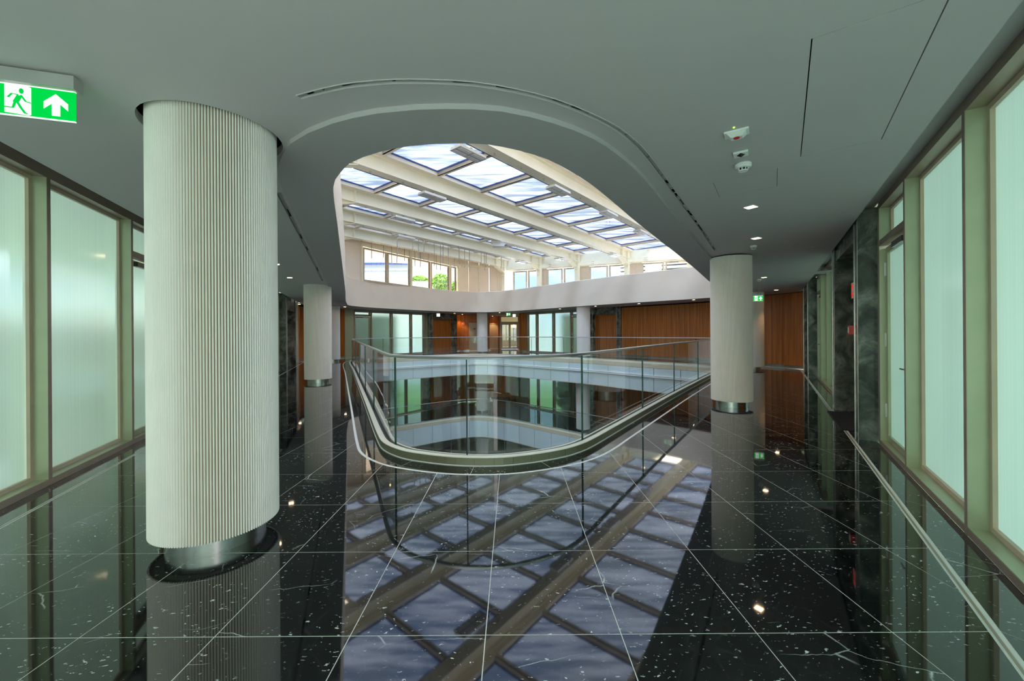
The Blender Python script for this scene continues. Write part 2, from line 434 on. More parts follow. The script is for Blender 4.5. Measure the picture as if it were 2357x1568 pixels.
def shrink(poly, d):
    n = len(poly); r = []
    for i in range(n):
        a, b, c = poly[i-1], poly[i], poly[(i+1) % n]
        (ux, uy), l1 = uv2(a, b) if a != b else ((1, 0), 0); (vx, vy), l2 = uv2(b, c) if b != c else ((1, 0), 0)
        nx_, ny_ = -(uy+vy), ux+vx; L = hypot(nx_, ny_) or 1; nx_ /= L; ny_ /= L
        m = max(.45, nx_*-uy+ny_*ux); r.append((b[0]+nx_*d/m, b[1]+ny_*d/m))
    return r
tiles = []
for key, fs in cells.items():
    for L in loops_of(fs):
        P = [vt[i] for i in L]
        Q = [P[0]]
        for p in P[1:]:
            if hypot(p[0]-Q[-1][0], p[1]-Q[-1][1]) > .004: Q.append(p)
        if len(Q) < 3: continue
        a = .5*sum(Q[i-1][0]*Q[i][1]-Q[i][0]*Q[i-1][1] for i in range(len(Q)))
        if a < .006: continue
        tiles.append((shrink(Q, .0022), sum(p[0] for p in Q)/len(Q), sum(p[1] for p in Q)/len(Q)))
def strip_tiles(F, s0, s1, t0, t1, step, skew):
    s = s0
    while s < s1:
        e = min(s+step, s1)
        tiles.append((shrink([F.p(s, t0)[:2], F.p(e, t0)[:2], F.p(e+skew, t1)[:2], F.p(s+skew, t1)[:2]][::(1 if F.n[0]*-F.d[1]+F.n[1]*F.d[0] > 0 else -1)], .002), *F.p((s+e)/2, (t0+t1)/2)[:2]))
        s = e
strip_tiles(FL, .3, 22.5, 0, .235, 1.0, .1); strip_tiles(FR, .3, 17.9, 0, .225, .86, .1)
# band between the curb and the inlay line
n = len(CURB); acc = 0; start = 0; cin = offset(CURB, -.005); cout = offset(CURB, -.235)
for i in range(n):
    a, b = CURB[i], CURB[(i+1) % n]; acc += hypot(b[0]-a[0], b[1]-a[1])
    if acc > .66 or i == n-1:
        idx = list(range(start, i+2)); P = [cout[k % n] for k in idx]+[cin[k % n] for k in idx][::-1]
        c = CURB[(start+i)//2 % n]; tiles.append((shrink(P, .002), c[0], c[1])); start = i+1; acc = 0
def seen(x, y): return y > .9 and abs(x)/max(y, .1) < 1.55
tiles.sort(key=lambda t: (0 if seen(t[1], t[2]) else 1, hypot(t[1], t[2])))
for P, x, y in tiles[:300]:
    g = G(); g.prism(P, -.002, 0.0); o = build('tile', g, 'marble_black', floor)
rest = G()
for P, x, y in tiles[300:]: rest.prism(P, -.003, 0.0)
build('tile_field', rest, 'marble_black', floor, kind='stuff')
g = G(); g.sweep(INL, [(0, -.003), (-.022, -.003), (-.022, .0015), (0, .0015)][::-1], True); build('inlay_strip', g, 'trim_white', floor)
for F, s1 in ((FL, 22.6), (FR, 17.9)):
    g = G(); g.fbox(F, .2, s1, .240, .245, -.003, .0005); g.fbox(F, .2, s1, .260, .265, -.003, .0005); build('inlay_strip', g, 'inlay_metal', floor)
    g = G(); g.fbox(F, .2, s1, .246, .259, -.003, .0); build('inlay_centre', g, 'bronze_metal', floor)

# ------------------------------------------------------------------ levels below
floor_below = struct('floor_2', slab(-4.2, -3.905), 'grout')
allt = G()
for P, x, y in tiles:
    if y > 9: allt.prism(P, -3.905, -3.90)
build('tile_field', allt, 'marble_black', floor_below, kind='stuff')
g = G(); g.box(-13, 12, 0, 36, -8.1, -7.8); ground = struct('floor_3', g, 'lobby_dark')
vs_c, fs_c = cdt([room, offset(CURB, .1)], (), lambda p: inside(p, room) and not inside(p, offset(CURB, .1)))
g = G(); g.add([(x, y, -1.12) for x, y in vs_c], [f[::-1] for f in fs_c]); struct('ceiling_2', g, 'paint_ceiling')
g = G(); g.add([(x, y, -5.0) for x, y in vs_c], [f[::-1] for f in fs_c]); struct('ceiling_3', g, 'paint_ceiling')

def arc_split(L, step):
    """closed loop -> list of point runs of about step metres"""
    runs = []; cur = [L[0]]; acc = 0
    for i in range(len(L)):
        a, b = L[i], L[(i+1) % len(L)]; d = hypot(b[0]-a[0], b[1]-a[1]); t = 0
        while acc+(d-t) >= step:
            t += step-acc; p = (a[0]+(b[0]-a[0])*t/d, a[1]+(b[1]-a[1])*t/d); cur.append(p); runs.append(cur); cur = [p]; acc = 0
        acc += d-t
        if hypot(cur[-1][0]-b[0], cur[-1][1]-b[1]) > 1e-3: cur.append(b)
    if len(cur) > 1 and acc > .1: runs.append(cur)
    return runs
def trim_ends(run, g_):
    a, b = run[0], run[1]; (d, L) = uv2(a, b); k = min(g_, L*.4); r = [(a[0]+d[0]*k, a[1]+d[1]*k)]+list(run[1:])
    a, b = run[-1], run[-2]; (d, L) = uv2(a, b); k = min(g_, L*.4); r[-1] = (a[0]+d[0]*k, a[1]+d[1]*k); return r
def slab_edge(name, z, line_trim):
    root = struct(name)
    e = offset(CURB, .19)
    g = G(); g.sweep(e, [(.0, z-.19), (.02, z-.19), (.02, z+.0), (.0, z+.0)], True); build('edge_strip', g, 'strip_cream', root)
    g = G(); g.sweep(e, [(-.01, z-1.2), (.028, z-1.2), (.028, z-1.235), (-.3, z-1.235)], True); build('bottom_trim', g, 'strip_cream', root)
    g = G(); g.sheet(e, [(-.012, z-1.22), (-.012, z-.1)], True); build('backing', g, 'gasket', root)
    for r in arc_split(e, 1.2):
        r = trim_ends(r, .012); g = G(); g.sweep(r, [(0, z-1.195), (.018, z-1.195), (.018, z-.2), (0, z-.2)]); build('panel', g, 'panel_blue', root)
    if line_trim:
        g = G(); g.sweep(e, [(.018, z-.60), (.085, z-.60), (.085, z-.57), (.06, z-.55), (.085, z-.53), (.085, z-.51), (.018, z-.51)], True); build('ledge_trim', g, 'trim_white', root)
slab_edge('trim_1', 0, True); slab_edge('trim_2', -3.9, False)

def balustrade(name, z, label, brk=None, lo=1.11):
    root = empty(name, (CURB[40][0], CURB[40][1], z), label, 'balustrade')
    g = G(); g.sweep(CURB, [(0, z-.002), (-.012, z-.002), (-.012, z+.008), (0, z+.008)][::-1], True); build('base_trim', g, 'trim_white', root)
    g = G(); g.sweep(CURB, [(.004, z+.002), (.006, z+.084), (.064, z+.084), (.064, z+.002)], True)
    build('curb_core', g, 'gasket', root)
    run = [CURB[0]]; acc = 0
    for i_ in range(len(CURB)):
        b_ = CURB[(i_+1) % len(CURB)]; acc += hypot(b_[0]-run[-1][0], b_[1]-run[-1][1]); run.append(b_)
        if acc >= (.19 if (z == 0 and b_[1] < 5.4) else 1.15) or i_ == len(CURB)-1:
            r = trim_ends(run, .0015); g = G(); g.sweep(r, [(-.002, z+.010), (.0, z+.084), (.004, z+.084), (.003, z+.010)]); build('curb_panel', g, 'curb_olive', root); run = [b_]; acc = 0
    g = G(); g.sweep(CURB, [(-.004, z+.084), (-.004, z+.092), (.066, z+.092), (.066, z+.084)], True); build('curb_cap', g, 'curb_cream', root)
    g = G(); g.sweep(CURB, [(.066, z-.1), (.066, z+.045), (.124, z+.045), (.124, z-.1)], True); build('glass_channel', g, 'gasket', root)
    g = G(); g.sweep(CURB, [(.124, z-.19), (.124, z+.080), (.150, z+.080), (.150, z-.19)], True); build('inner_cap', g, 'curb_cream', root)
    gl = offset(CURB, .10)
    runs = brk if brk else arc_split(gl, 2.35)
    for r_ in runs:
        r = trim_ends(r_, .006); g = G()
        g.sheet(r, [(.008, z+.02), (.008, z+lo)])
        g.m = 1
        for e in (r[0], r[-1]):
            q = r[1] if e == r[0] else r[-2]; (d, _) = uv2(e, q); sg = 1 if e == r[0] else -1; nx_, ny_ = -d[1]*sg, d[0]*sg
            g.add([(e[0], e[1], z+.02), (e[0]+nx_*.017, e[1]+ny_*.017, z+.02), (e[0]+nx_*.017, e[1]+ny_*.017, z+lo), (e[0], e[1], z+lo)], [(0, 1, 2, 3)])
        build('glass_pane', g, ['glass_clear', 'glass_edge'], root)
        e = runs[runs.index(r_)][0]; g = G(); g.tube([(e[0], e[1], z+.03), (e[0], e[1], z+lo)], .0055, 6); build('joint_seal', g, 'gasket', root)
    rc = offset(CURB, .108)
    g = G(); g.sweep(rc, [(-.024, z+lo+.004), (-.027, z+lo+.018), (-.020, z+lo+.034), (0, z+lo+.040), (.020, z+lo+.034), (.027, z+lo+.018), (.024, z+lo+.004)][::-1], True)
    build('handrail', g, 'rail_metal', root, smooth=False)
    return root
# glass joints of the upper balustrade, by nearest curb point
GLO = offset(CURB, .10)
def nearest(p): return min(range(len(GLO)), key=lambda i: hypot(GLO[i][0]-p[0], GLO[i][1]-p[1]))
jp = [(-1.42, 4.75), (-.48, 4.33), (.86, 4.87), (2.27, 6.9), (3.55, 8.75), (5.1, 10.9), (6.9, 13.4), (7.3, 15.7), (5.6, 17.8), (4.3, 19.4), (2.7, 21.0), (1.1, 22.6), (-.9, 24.3), (-3.2, 24.5), (-5.2, 23.1), (-7.1, 21.7),
      (-7.8, 19.6), (-6.8, 17.0), (-5.6, 14.3), (-4.5, 11.8), (-3.4, 9.3), (-2.4, 7.0)]
ji = sorted(nearest(p) for p in jp); runs = []
for a, b in zip(ji, ji[1:]+[ji[0]+len(GLO)]):
    if b-a > 2: runs.append([GLO[k % len(GLO)] for k in range(a, b+1)])
balustrade('glass_balustrade', 0, 'frameless glass balustrade with grey metal handrail curving round the upper floor opening', runs)
balustrade('glass_balustrade', -3.9, 'glass balustrade with slim white handrail round the opening one floor down', None)

# ------------------------------------------------------------------ ceiling and fascia
RNO = RINGOUT
def circ(c, r, n=40): return [(c[0]+cos(2*pi*i/n)*r, c[1]+sin(2*pi*i/n)*r) for i in range(n)]
ceil_poly = [FL.p(0, .31)[:2], FR.p(0, .2)[:2], FR.p(17.6, .2)[:2], (10.1, 13.9), (10.48, 14.05), (10.32, 14.7), (9.95, 15.4), (9.66, 16.4), (9.48, 17.5), (9.3, 18.5), (1.05, 27.9), (1.05, 28.7), (.6, 29.0), (.6, 33.2),
        (-1.0, 33.2), (-1.1, 34.0), (-2.2, 34.0), (-1.7, 30.6), (-3.9, 30.3), (-4.19, 29.7), (-9.44, 22.3), (-10.35, 22.2), (-10.75, 21.0), FL.p(22.4, .31)[:2]]
hole1 = circ((-2.062, 2.762), .369+.04)
acc_big = [(1.455, 1.90), (1.83, 1.637), (2.72, 2.905), (2.335, 3.18)]
acc_small = [(1.909, 3.728), (2.300, 3.415), (2.575, 3.83), (2.190, 4.145)]
slot_path = spline([(-1.25, 2.335), (-.951, 2.238), (-.75, 2.205), (-.563, 2.195), (-.202, 2.224), (.03, 2.29), (.256, 2.385), (.50, 2.54), (.735, 2.727), (.92, 2.93), (1.05, 3.10), (1.669, 4.02), (2.6, 5.42), (3.543, 6.87)], .12, False)
slot_l = [(-2.30, 3.90), (-3.2, 6.1), (-4.1, 8.3), (-5.0, 10.45)]
def band(path, w0, w1):
    a = []; b = []
    for i, p in enumerate(path):
        (dx, dy), _ = uv2(path[max(i-1, 0)], path[min(i+1, len(path)-1)])
        a.append((p[0]-dy*w0, p[1]+dx*w0)); b.append((p[0]-dy*w1, p[1]+dx*w1))
    return a+b[::-1]
sl1 = band(slot_path, -.022, .022); sl2 = band(slot_l, -.022, .022)
def grow(P, d): return shrink(P, -d)
gap_b = grow(acc_big, .006); gap_s = grow(acc_small, .004)
def cpred(p):
    return inside(p, ceil_poly) and not inside(p, RNO) and not inside(p, hole1) and not inside(p, sl1) and not inside(p, sl2) and not inside(p, gap_b) and not inside(p, gap_s)
vs, fs = cdt([ceil_poly, RNO, hole1, sl1, sl2, gap_b, gap_s], (), cpred)
g = G(); g.add([(x, y, 2.8) for x, y in vs], [f[::-1] for f in fs])
for P in (hole1, sl1, sl2, gap_b, gap_s, ceil_poly): g.sheet(P, [(0, 2.8), (0, 2.86)], True)
ceiling = struct('ceiling', g, 'paint_ceiling')
# backing void above slots, panel gaps and column recess
g = G(); vs2, fs2 = cdt([room], (), lambda p: inside(p, room) and not inside(p, RING))
vs2, fs2 = cdt([room, offset(RING, -.1)], (), lambda p: inside(p, room) and not inside(p, offset(RING, -.1)))
g.add([(x, y, 3.12) for x, y in vs2], fs2); build('void_board', g, 'void_dark', ceiling)
g = G(); g.prism(grow(acc_big, .05), 2.86, 2.9); g.prism(grow(acc_small, .05), 2.86, 2.9); g.prism(band(slot_path, -.05, .05), 2.87, 2.9); g.prism(band(slot_l, -.05, .05), 2.87, 2.9)
g.sheet(circ((-2.062, 2.762), .43), [(0, 2.8), (0, 3.1)], True); build('recess_backing', g, 'void_dark', ceiling)
# cove soffits between ceiling edge and window heads
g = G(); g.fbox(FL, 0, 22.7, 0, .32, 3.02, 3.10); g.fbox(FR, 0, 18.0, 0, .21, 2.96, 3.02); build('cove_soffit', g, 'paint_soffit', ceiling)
# ring soffit
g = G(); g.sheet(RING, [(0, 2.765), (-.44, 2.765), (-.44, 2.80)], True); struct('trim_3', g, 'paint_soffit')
g = G(); g.sheet(RING, [(0, 2.765), (0, 4.10), (-.03, 4.13), (-.5, 4.13)][::-1], True); struct('wall_atrium', g, 'plaster_cream')
big = [(-24, -2), (19, -2), (19, 40), (-24, 40)]
vs, fs = cdt([big, offset(RING, -.45)], (), lambda p: not inside(p, offset(RING, -.45)))
g = G(); g.add([(x, y, 4.125) for x, y in vs], fs); struct('floor_4', g, 'plaster_cream')

for P, nm, lb in ((acc_big, 'access_panel', 'large flush ceiling access hatch outlined by a dark joint beside right windows'), (acc_small, 'access_panel', 'small flush ceiling access hatch just behind the round smoke detector')):
    g = G(); g.prism(P, 2.8, 2.82); o = build(nm, g, 'paint_ceiling'); o['label'] = lb; o['category'] = 'hatch'

def slot_diffuser(path, lb, step=.12):
    root = empty('slot_diffuser', (path[0][0], path[0][1], 2.8), lb, 'air diffuser')
    for w0, w1 in ((-.022, -.017), (.017, .022)):
        g = G(); P = band(path, w0, w1); g.prism(P, 2.796, 2.83); build('edge_frame', g, 'paint_ceiling', root)
    L = []
    for i in range(len(path)-1):
        (d, l) = uv2(path[i], path[i+1]); k = 0
        while k < l: L.append((path[i][0]+d[0]*k, path[i][1]+d[1]*k, d)); k += step
    c = 0
    for x, y, d in L:
        c += 1
        if c % 7 in (3,) or (c*5) % 11 == 2: continue
        nx_, ny_ = -d[1], d[0]; a = .004; b = step-.006; w = .009; g = G()
        g.prism([(x+d[0]*a-nx_*w, y+d[1]*a-ny_*w), (x+d[0]*b-nx_*w, y+d[1]*b-ny_*w), (x+d[0]*b+nx_*w, y+d[1]*b+ny_*w), (x+d[0]*a+nx_*w, y+d[1]*a+ny_*w)], 2.806, 2.815)
        build('slat', g, 'lamp_grey', root)
slot_diffuser(slot_path, 'long curved linear air slot following the ceiling rim above the near end')
slot_diffuser(slot_l, 'straight linear air slot in ceiling behind the nearest fluted column', .3)

# ------------------------------------------------------------------ fluted columns
def column(x, y, R, top, lb, flutes, z0=0, seg=6):
    root = empty('fluted_column', (x, y, z0), lb, 'column')
    def rf(i, T8=(-.013, -.012, -.004, 0, 0, -.004, -.012, -.013)):
        if seg == 8: return T8[i % 8]
        
        p = (i % seg)/(seg-1) if seg > 4 else (i % seg)/seg; return -.012*(abs(2*p-1))**2.2
    g = G(); n_ = flutes*seg
    g.lathe((x, y), [(R-.02, z0+.106), (R, z0+.106), (R, z0+top)], n_, rf); g.disc((x, y), R-.012, z0+.108, 48, False); g.disc((x, y), R-.012, z0+top-.003, 48, True)
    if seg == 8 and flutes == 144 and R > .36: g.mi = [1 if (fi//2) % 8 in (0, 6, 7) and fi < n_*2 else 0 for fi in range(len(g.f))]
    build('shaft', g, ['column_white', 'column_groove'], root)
    g = G(); rb = R*.775; g.lathe((x, y), [(rb, z0), (rb, z0+.108)], 64); build('base_ring', g, 'steel', root, smooth=True)
    g = G(); g.lathe((x, y), [(R*.8, z0+top-.05), (R*.8, z0+top+.22)], 32); build('core', g, 'void_dark', root)
lbs = ['huge fluted white column nearest the camera beside the left windows', 'fluted white column where the glass balustrade meets the right corridor', 'fluted white column standing in the left corridor by the balustrade', 'slim far fluted column partly behind the left corridor column',
       'far fluted white column before the marble framed wooden door', 'far fluted white column at the pointed far end of the opening', 'fluted white column half hidden behind the right corridor column']
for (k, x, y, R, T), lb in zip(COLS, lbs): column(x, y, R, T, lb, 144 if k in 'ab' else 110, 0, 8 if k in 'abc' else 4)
column(-2.05, 26.6, .37, 2.78, 'white fluted column one floor down at the pointed far end', 90, -3.9, 4)
column(3.8, 21.3, .37, 2.78, 'white fluted column one floor down by the right far windows', 90, -3.9, 4)
column(-2.05, 26.6, .37, 2.9, 'white column two floors down seen below the lowest blue panels', 60, -7.8, 4)

# ------------------------------------------------------------------ window walls
WN = [0]
def window_wall(F, posts, doors=(), z0=0, glass='glass_reeded', zs=.06, zt=2.88, ztop=2.96, pw=.05, depth=.10, flip=False, hinge=True, post_mat='champagne_metal', sill_mat='champagne_metal', face='bronze_metal'):
    """posts: s of post centres; doors: indices of bays that are doors"""
    WN[0] += 1; root = struct('window_%d' % WN[0])
    a, b = posts[0], posts[-1]; h = pw/2
    g = G(); g.fbox(F, a-h, b+h, -depth, 0, z0+zt, z0+ztop); build('header', g, 'bronze_metal', root)
    for p in posts:
        g = G(); g.fbox(F, p-h, p+h, -depth, 0, z0+.0, z0+zt); build('post', g, post_mat, root)
        g = G(); g.fbox(F, p-h*.96, p+h*.96, 0, .003, z0+.0, z0+zt); build('post_face', g, face, root)
    for i in range(len(posts)-1):
        s0, s1 = posts[i]+h, posts[i+1]-h
        g = G(); g.fbox(F, s0, s1, -depth, 0, z0, z0+zs); build('sill', g, sill_mat, root)
        g = G(); g.fbox(F, s0, s1, .0, .003, z0+.004, z0+zs-.004); build('sill_face', g, face, root)
        def framed(sa, sb, za, zb, w, tt, nm, par, m='frame_beige'):
            g = G(); t0, t1 = -depth-.05+tt, -depth+tt
            g.fbox(F, sa, sa+w, t0, t1, za, zb); g.fbox(F, sb-w, sb, t0, t1, za, zb); g.fbox(F, sa+w, sb-w, t0, t1, za, za+w); g.fbox(F, sa+w, sb-w, t0, t1, zb-w, zb)
            fr = build(nm, g, m, par)
            g = G(); tm = (t0+t1)/2
            g.add([F.p(sa+w*.6, tm, za+w*.6), F.p(sb-w*.6, tm, za+w*.6), F.p(sb-w*.6, tm, zb-w*.6), F.p(sa+w*.6, tm, zb-w*.6)], [(0, 1, 2, 3)])
            build('pane', g, glass, fr); return fr
        if i in doors:
            zd = z0+2.42
            g = G(); g.fbox(F, s0, s1, -depth, 0, zd, zd+.07); build('transom_bar', g, 'bronze_metal', root)
            framed(s0, s1, zd+.07, z0+zt, .035, 0, 'transom_frame', root)
            d = framed(s0+.02, s1-.02, z0+zs+.005, zd-.03, .07, .045, 'door_leaf', root, 'champagne_metal')
            g = G(); g.fbox(F, s0+.15, s0+.55, -depth+.045, -depth+.09, zd-.11, zd-.05); build('door_closer', g, 'dark_steel', root)
            hs = s1-.03 if flip else s0+.01
            for zz in (.35, 1.2, 2.05):
                g = G(); g.fbox(F, hs, hs+.02, -depth+.04, -depth+.062, z0+zz, z0+zz+.16); build('hinge', g, 'trim_white', root)
            hs = s0+.06 if flip else s1-.09
            g = G(); g.tube([F.p(hs, -depth+.05, z0+1.0), F.p(hs, -depth+.10, z0+1.0), F.p(hs+(.10 if flip else -.10), -depth+.10, z0+1.0)], .009, 6); build('door_handle', g, 'steel', root)
        else:
            framed(s0, s1, z0+zs, z0+zt, .038, 0, 'frame', root)
    return root
window_wall(FL, [-.32, 1.16, 2.64, 4.12, 5.60, 7.08, 8.10, 9.58, 11.06, 12.54, 14.02, 15.5, 16.5, 17.42], (5,), ztop=3.03)
window_wall(FR, [.67, 2.12, 3.57, 5.02, 6.47, 7.58], (4,), glass='glass_reeded_teal', ztop=2.965, flip=True)
window_wall(FR, [10.35, 11.75, 13.15, 14.45, 15.45], (3,), glass='glass_reeded_teal', ztop=2.965)
window_wall(Frame((-2.2955, -1.5), (.334, -1.5), 1), [.03, 1.3, 2.6], ())  # unseen glazing behind the camera, added to bring in light from behind
far_kw = dict(pw=.085, depth=.14, zt=2.68, ztop=2.80, post_mat='bronze_metal', glass='glass_far')
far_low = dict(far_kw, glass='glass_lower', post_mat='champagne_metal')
window_wall(FLF, [.62, 1.75, 3.26, 4.83, 5.97], (0,), **far_kw)
window_wall(FRF, [.0, .92, 2.47, 4.0, 5.45], (3,), **far_kw)
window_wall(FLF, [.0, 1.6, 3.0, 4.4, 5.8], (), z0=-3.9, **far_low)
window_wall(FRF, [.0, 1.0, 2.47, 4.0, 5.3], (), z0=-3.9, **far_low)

# ------------------------------------------------------------------ solid walls, marble portals, wood
def wallbox(name, F, s0, s1, z0, z1, mat, t0=-.3, t1=0.): g = G(); g.fbox(F, s0, s1, t0, t1, z0, z1); return struct(name, g, mat)
def wood_wall(name, pts, z0=0, top=2.78, w=.62, side=-1):
    root = struct(name); path = spline(pts, .1, False) if len(pts) > 2 else None
    if path is None:
        (d, L) = uv2(*pts); k = max(1, int(L/.1)); path = [(pts[0][0]+d[0]*L*i/k, pts[0][1]+d[1]*L*i/k) for i in range(k+1)]
    g = G(); g.sweep(path, [(side*.01, z0), (side*.2, z0), (side*.2, z0+2.95), (side*.01, z0+2.95)][::-1]); build('core', g, 'void_dark', root)
    g = G(); g.sweep(path, [(side*-.0, z0), (side*-.03, z0), (side*-.03, z0+.11), (side*-.0, z0+.11)]); build('baseboard', g, 'steel', root)
    run = [path[0]]; acc = 0; runs = []
    for a, b in zip(path, path[1:]):
        acc += hypot(b[0]-a[0], b[1]-a[1]); run.append(b)
        if acc >= w: runs.append(run); run = [b]; acc = 0
    if len(run) > 1: runs.append(run)
    for r in runs:
        r = trim_ends(r, .003); g = G(); g.sweep(r, [(0, z0+.115), (side*-.05, z0+.115), (side*-.05, z0+top), (0, z0+top)]); build('panel', g, 'wood_walnut', root)
    return root
def portal(name, F, s0, s1, z0=0, tf=.2, jamb=.28, dark=False, door=True, dw=.0, label_h=2.35, deep=.45, top=2.8, lintel=True):
    """marble surround: two jambs, a lintel, steel edge beads and a recessed wooden door"""
    root = struct(name)
    for a, b in ((s0, s0+jamb), (s1-jamb, s1)):
        g = G(); g.fbox(F, a, b, -deep, tf, z0, z0+top+.14); build('slab', g, 'marble_green', root)
    g = G(); g.fbox(F, s0, s1, -deep-.1, -.0, z0-.3, z0-.0005); build('threshold', g, 'marble_black', root)
    g = G(); g.fbox(F, s0, s1, -deep-.12, -deep, z0, z0+2.95); build('back_board', g, 'void_dark', root)
    if lintel:
        g = G(); g.fbox(F, s0+jamb, s1-jamb, -deep, tf-.02, z0+label_h, z0+top+.14); build('slab', g, 'marble_green', root)
    for a in (s0, s0+jamb-.03, s1-jamb, s1-.03):
        g = G(); g.fbox(F, a, a+.03, tf, tf+.006, z0, z0+top); build('edge_bead', g, 'steel', root)
    if door:
        g = G(); a, b = s0+jamb, s1-jamb; td = -deep+.12
        g.fbox(F, a, a+.09, td, td+.12, z0, z0+label_h); g.fbox(F, b-.09, b, td, td+.12, z0, z0+label_h); g.fbox(F, a+.09, b-.09, td, td+.12, z0+label_h-.09, z0+label_h)
        build('door_frame', g, 'wood_walnut', root)
        g = G(); g.fbox(F, a+.09, b-.09, td, td+.05, z0+.01, z0+label_h-.09); d = build('door_leaf', g, 'wood_walnut', root)
        g = G(); g.tube([F.p(b-.17, td+.05, z0+1.0), F.p(b-.17, td+.11, z0+1.0), F.p(b-.30, td+.11, z0+1.0)], .01, 6); build('door_handle', g, 'steel', d)
    return root
wallbox('trim_lower', FRF, -1.2, -.02, -3.9, -.95, 'champagne_metal', -.2, -.01)
# right corridor
for F, a, b in ((FLF, -.05, .58), (FLF, 6.0, 6.25), (FRF, 5.45, 5.5), (FR, 7.58, 7.72), (FR, 10.25, 10.35), (FR, 15.45, 15.6), (FL, 17.42, 17.6)):
    for z0 in ((0, -3.9) if F in (FLF, FRF) else (0,)): wallbox('trim_side', F, a, b, z0, z0+2.95, 'champagne_metal', -.2, -.01)
portal('wall_right_portal', FR, 7.72, 10.25, tf=.18, jamb=.27, deep=.6, lintel=True, label_h=2.6)
portal('wall_right_portal_far', FR, 15.6, 17.7, tf=.2, jamb=.3, deep=.6)
wallbox('wall_right', FR, 17.7, 18.06, 0, 3, 'plaster_cream')
# left corridor
portal('wall_left_portal', FL, 17.6, 20.4, tf=.2, jamb=.3, deep=.6)
wallbox('wall_left', FL, 20.4, 22.78, 0, 3, 'plaster_cream')
FBK = Frame((.334, -1.5), (-2.2955, -1.5), 1)
wood_wall('wall_right_wood', [(10.27, 13.62), (10.5, 14.05), (10.32, 14.7), (9.97, 15.4), (9.68, 16.4), (9.5, 17.5), (9.3, 18.5)], side=-1)
wood_wall('wall_far_right_wood', [FRF.p(12.5, 0)[:2], FRF.p(7.72, 0)[:2]], side=-1, w=1.05, top=2.74)
portal('wall_far_right_portal', FRF, 5.5, 7.7, tf=.1, jamb=.28, deep=.4, label_h=2.42)
portal('wall_far_left_portal', FLF, 6.25, 9.05, tf=.1, jamb=.36, deep=.4, label_h=2.38)
wood_wall('wall_left_wood', [(-9.44, 22.3), (-9.9, 22.35), (-10.35, 22.15), (-10.72, 21.4), (-10.75, 20.6), (-10.65, 19.75)], side=-1)
wood_wall('wall_far_wood', [(-1.75, 30.55), (-3.9, 30.3), (-4.19, 29.7)], side=-1)
g = G(); g.box(-2.3, -1.0, 34.0, 34.2, 0, 2.9); g.box(-2.35, -2.2, 30.6, 34, 0, 2.9); struct('wall_far_alcove', g, 'wood_walnut')
wood_wall('wall_far_pier', [(1.1, 28.3), (.62, 28.7), (.62, 29.6)], side=-1, w=.4)
g = G(); g.box(-1.1, -.92, 33.2, 34.1, 0, 2.9); g.box(.6, .8, 29.6, 33.3, 0, 2.9); struct('wall_far_side', g, 'wood_walnut')
# level below: darker copies of the same walls
wood_wall('wall_lower_wood', [(-1.75, 30.5), (-3.9, 30.3), (-4.19, 29.7)], z0=-3.9, top=2.74)
wood_wall('wall_lower_right_wood', [FRF.p(12.5, 0)[:2], FRF.p(7.72, 0)[:2]], z0=-3.9, w=1.05)
portal('wall_lower_left_portal', FLF, 6.0, 9.05, z0=-3.9, tf=.1, jamb=.36, deep=.4, label_h=2.45, top=2.7)
portal('wall_lower_right_portal', FRF, 5.5, 7.7, z0=-3.9, tf=.1, jamb=.28, deep=.4, label_h=2.42, top=2.7)
g = G(); g.box(-2.3, 1.1, 32.5, 32.7, -3.9, -1.0); g.box(.7, .9, 28.6, 32.5, -3.9, -1.0); struct('wall_lower_far', g, 'wood_walnut')
g = G(); g.sheet([(-10.63, 19.7), (-2.2955, -1.5), (.334, -1.5), (10.25, 13.6), (9.3, 18.5)], [(0, -7.8), (0, -.3)]); g.sheet([(-10.63, 19.7), (-10.75, 21.2), (-9.44, 22.3)], [(0, -7.8), (0, -.3)]); struct('wall_lower', g, 'outdoor_grey')
g = G(); g.sheet([(-12, 22.6), (-4.4, 33), (3, 34), (12, 20)], [(0, -7.8), (0, -5.0)]); struct('wall_lobby', g, 'lobby_wall')

# glazed screen two floors down
root = struct('window_lobby'); e = offset(CURB, -.35)
g = G(); g.sweep(e, [(0, -5.35), (.06, -5.35), (.06, -5.05), (0, -5.05)], True); build('header', g, 'header_teal', root)
for r in arc_split(e, 1.2):
    if sum(p[1] for p in r)/len(r) < 15: continue
    g = G(); g.sheet(r, [(0, -7.8), (0, -5.35)]); build('pane', g, 'glass_window', root)
    x, y = r[0]; g = G(); g.box(x-.03, x+.03, y-.03, y+.03, -7.8, -5.05); build('post', g, 'rail_metal', root)

root = empty('staircase', (-4.5, 26.5, -7.8), 'dark stair flight with pale side stringer behind the glass two floors down', 'stairs')
FSt = Frame((-7.3, 23.2), (-3.9, 26.2), -1)
for t0, nm in ((0, 'stringer'), (1.1, 'stringer')):
    g = G(); g.hexa([FSt.p(0, t0, -5.5), FSt.p(4.2, t0, -7.8), FSt.p(4.2, t0+.06, -7.8), FSt.p(0, t0+.06, -5.5), FSt.p(0, t0, -5.15), FSt.p(4.2, t0, -7.5), FSt.p(4.2, t0+.06, -7.5), FSt.p(0, t0+.06, -5.15)]); build(nm, g, 'rail_metal', root)
for k in range(14):
    g = G(); g.fbox(FSt, k*.3, k*.3+.32, .06, 1.1, -5.48-k*.17, -5.43-k*.17); build('step', g, 'lobby_wall', root)
root = empty('reception_desk', (2.0, 25.0, -7.8), 'brown wooden desk behind the glass two floors down', 'desk')
g = G(); g.box(.6, 3.2, 24.9, 25.5, -7.8, -6.75); build('body', g, 'wood_walnut', root)
g = G(); g.box(.5, 3.3, 24.8, 25.6, -6.75, -6.68); build('top', g, 'strip_cream', root)

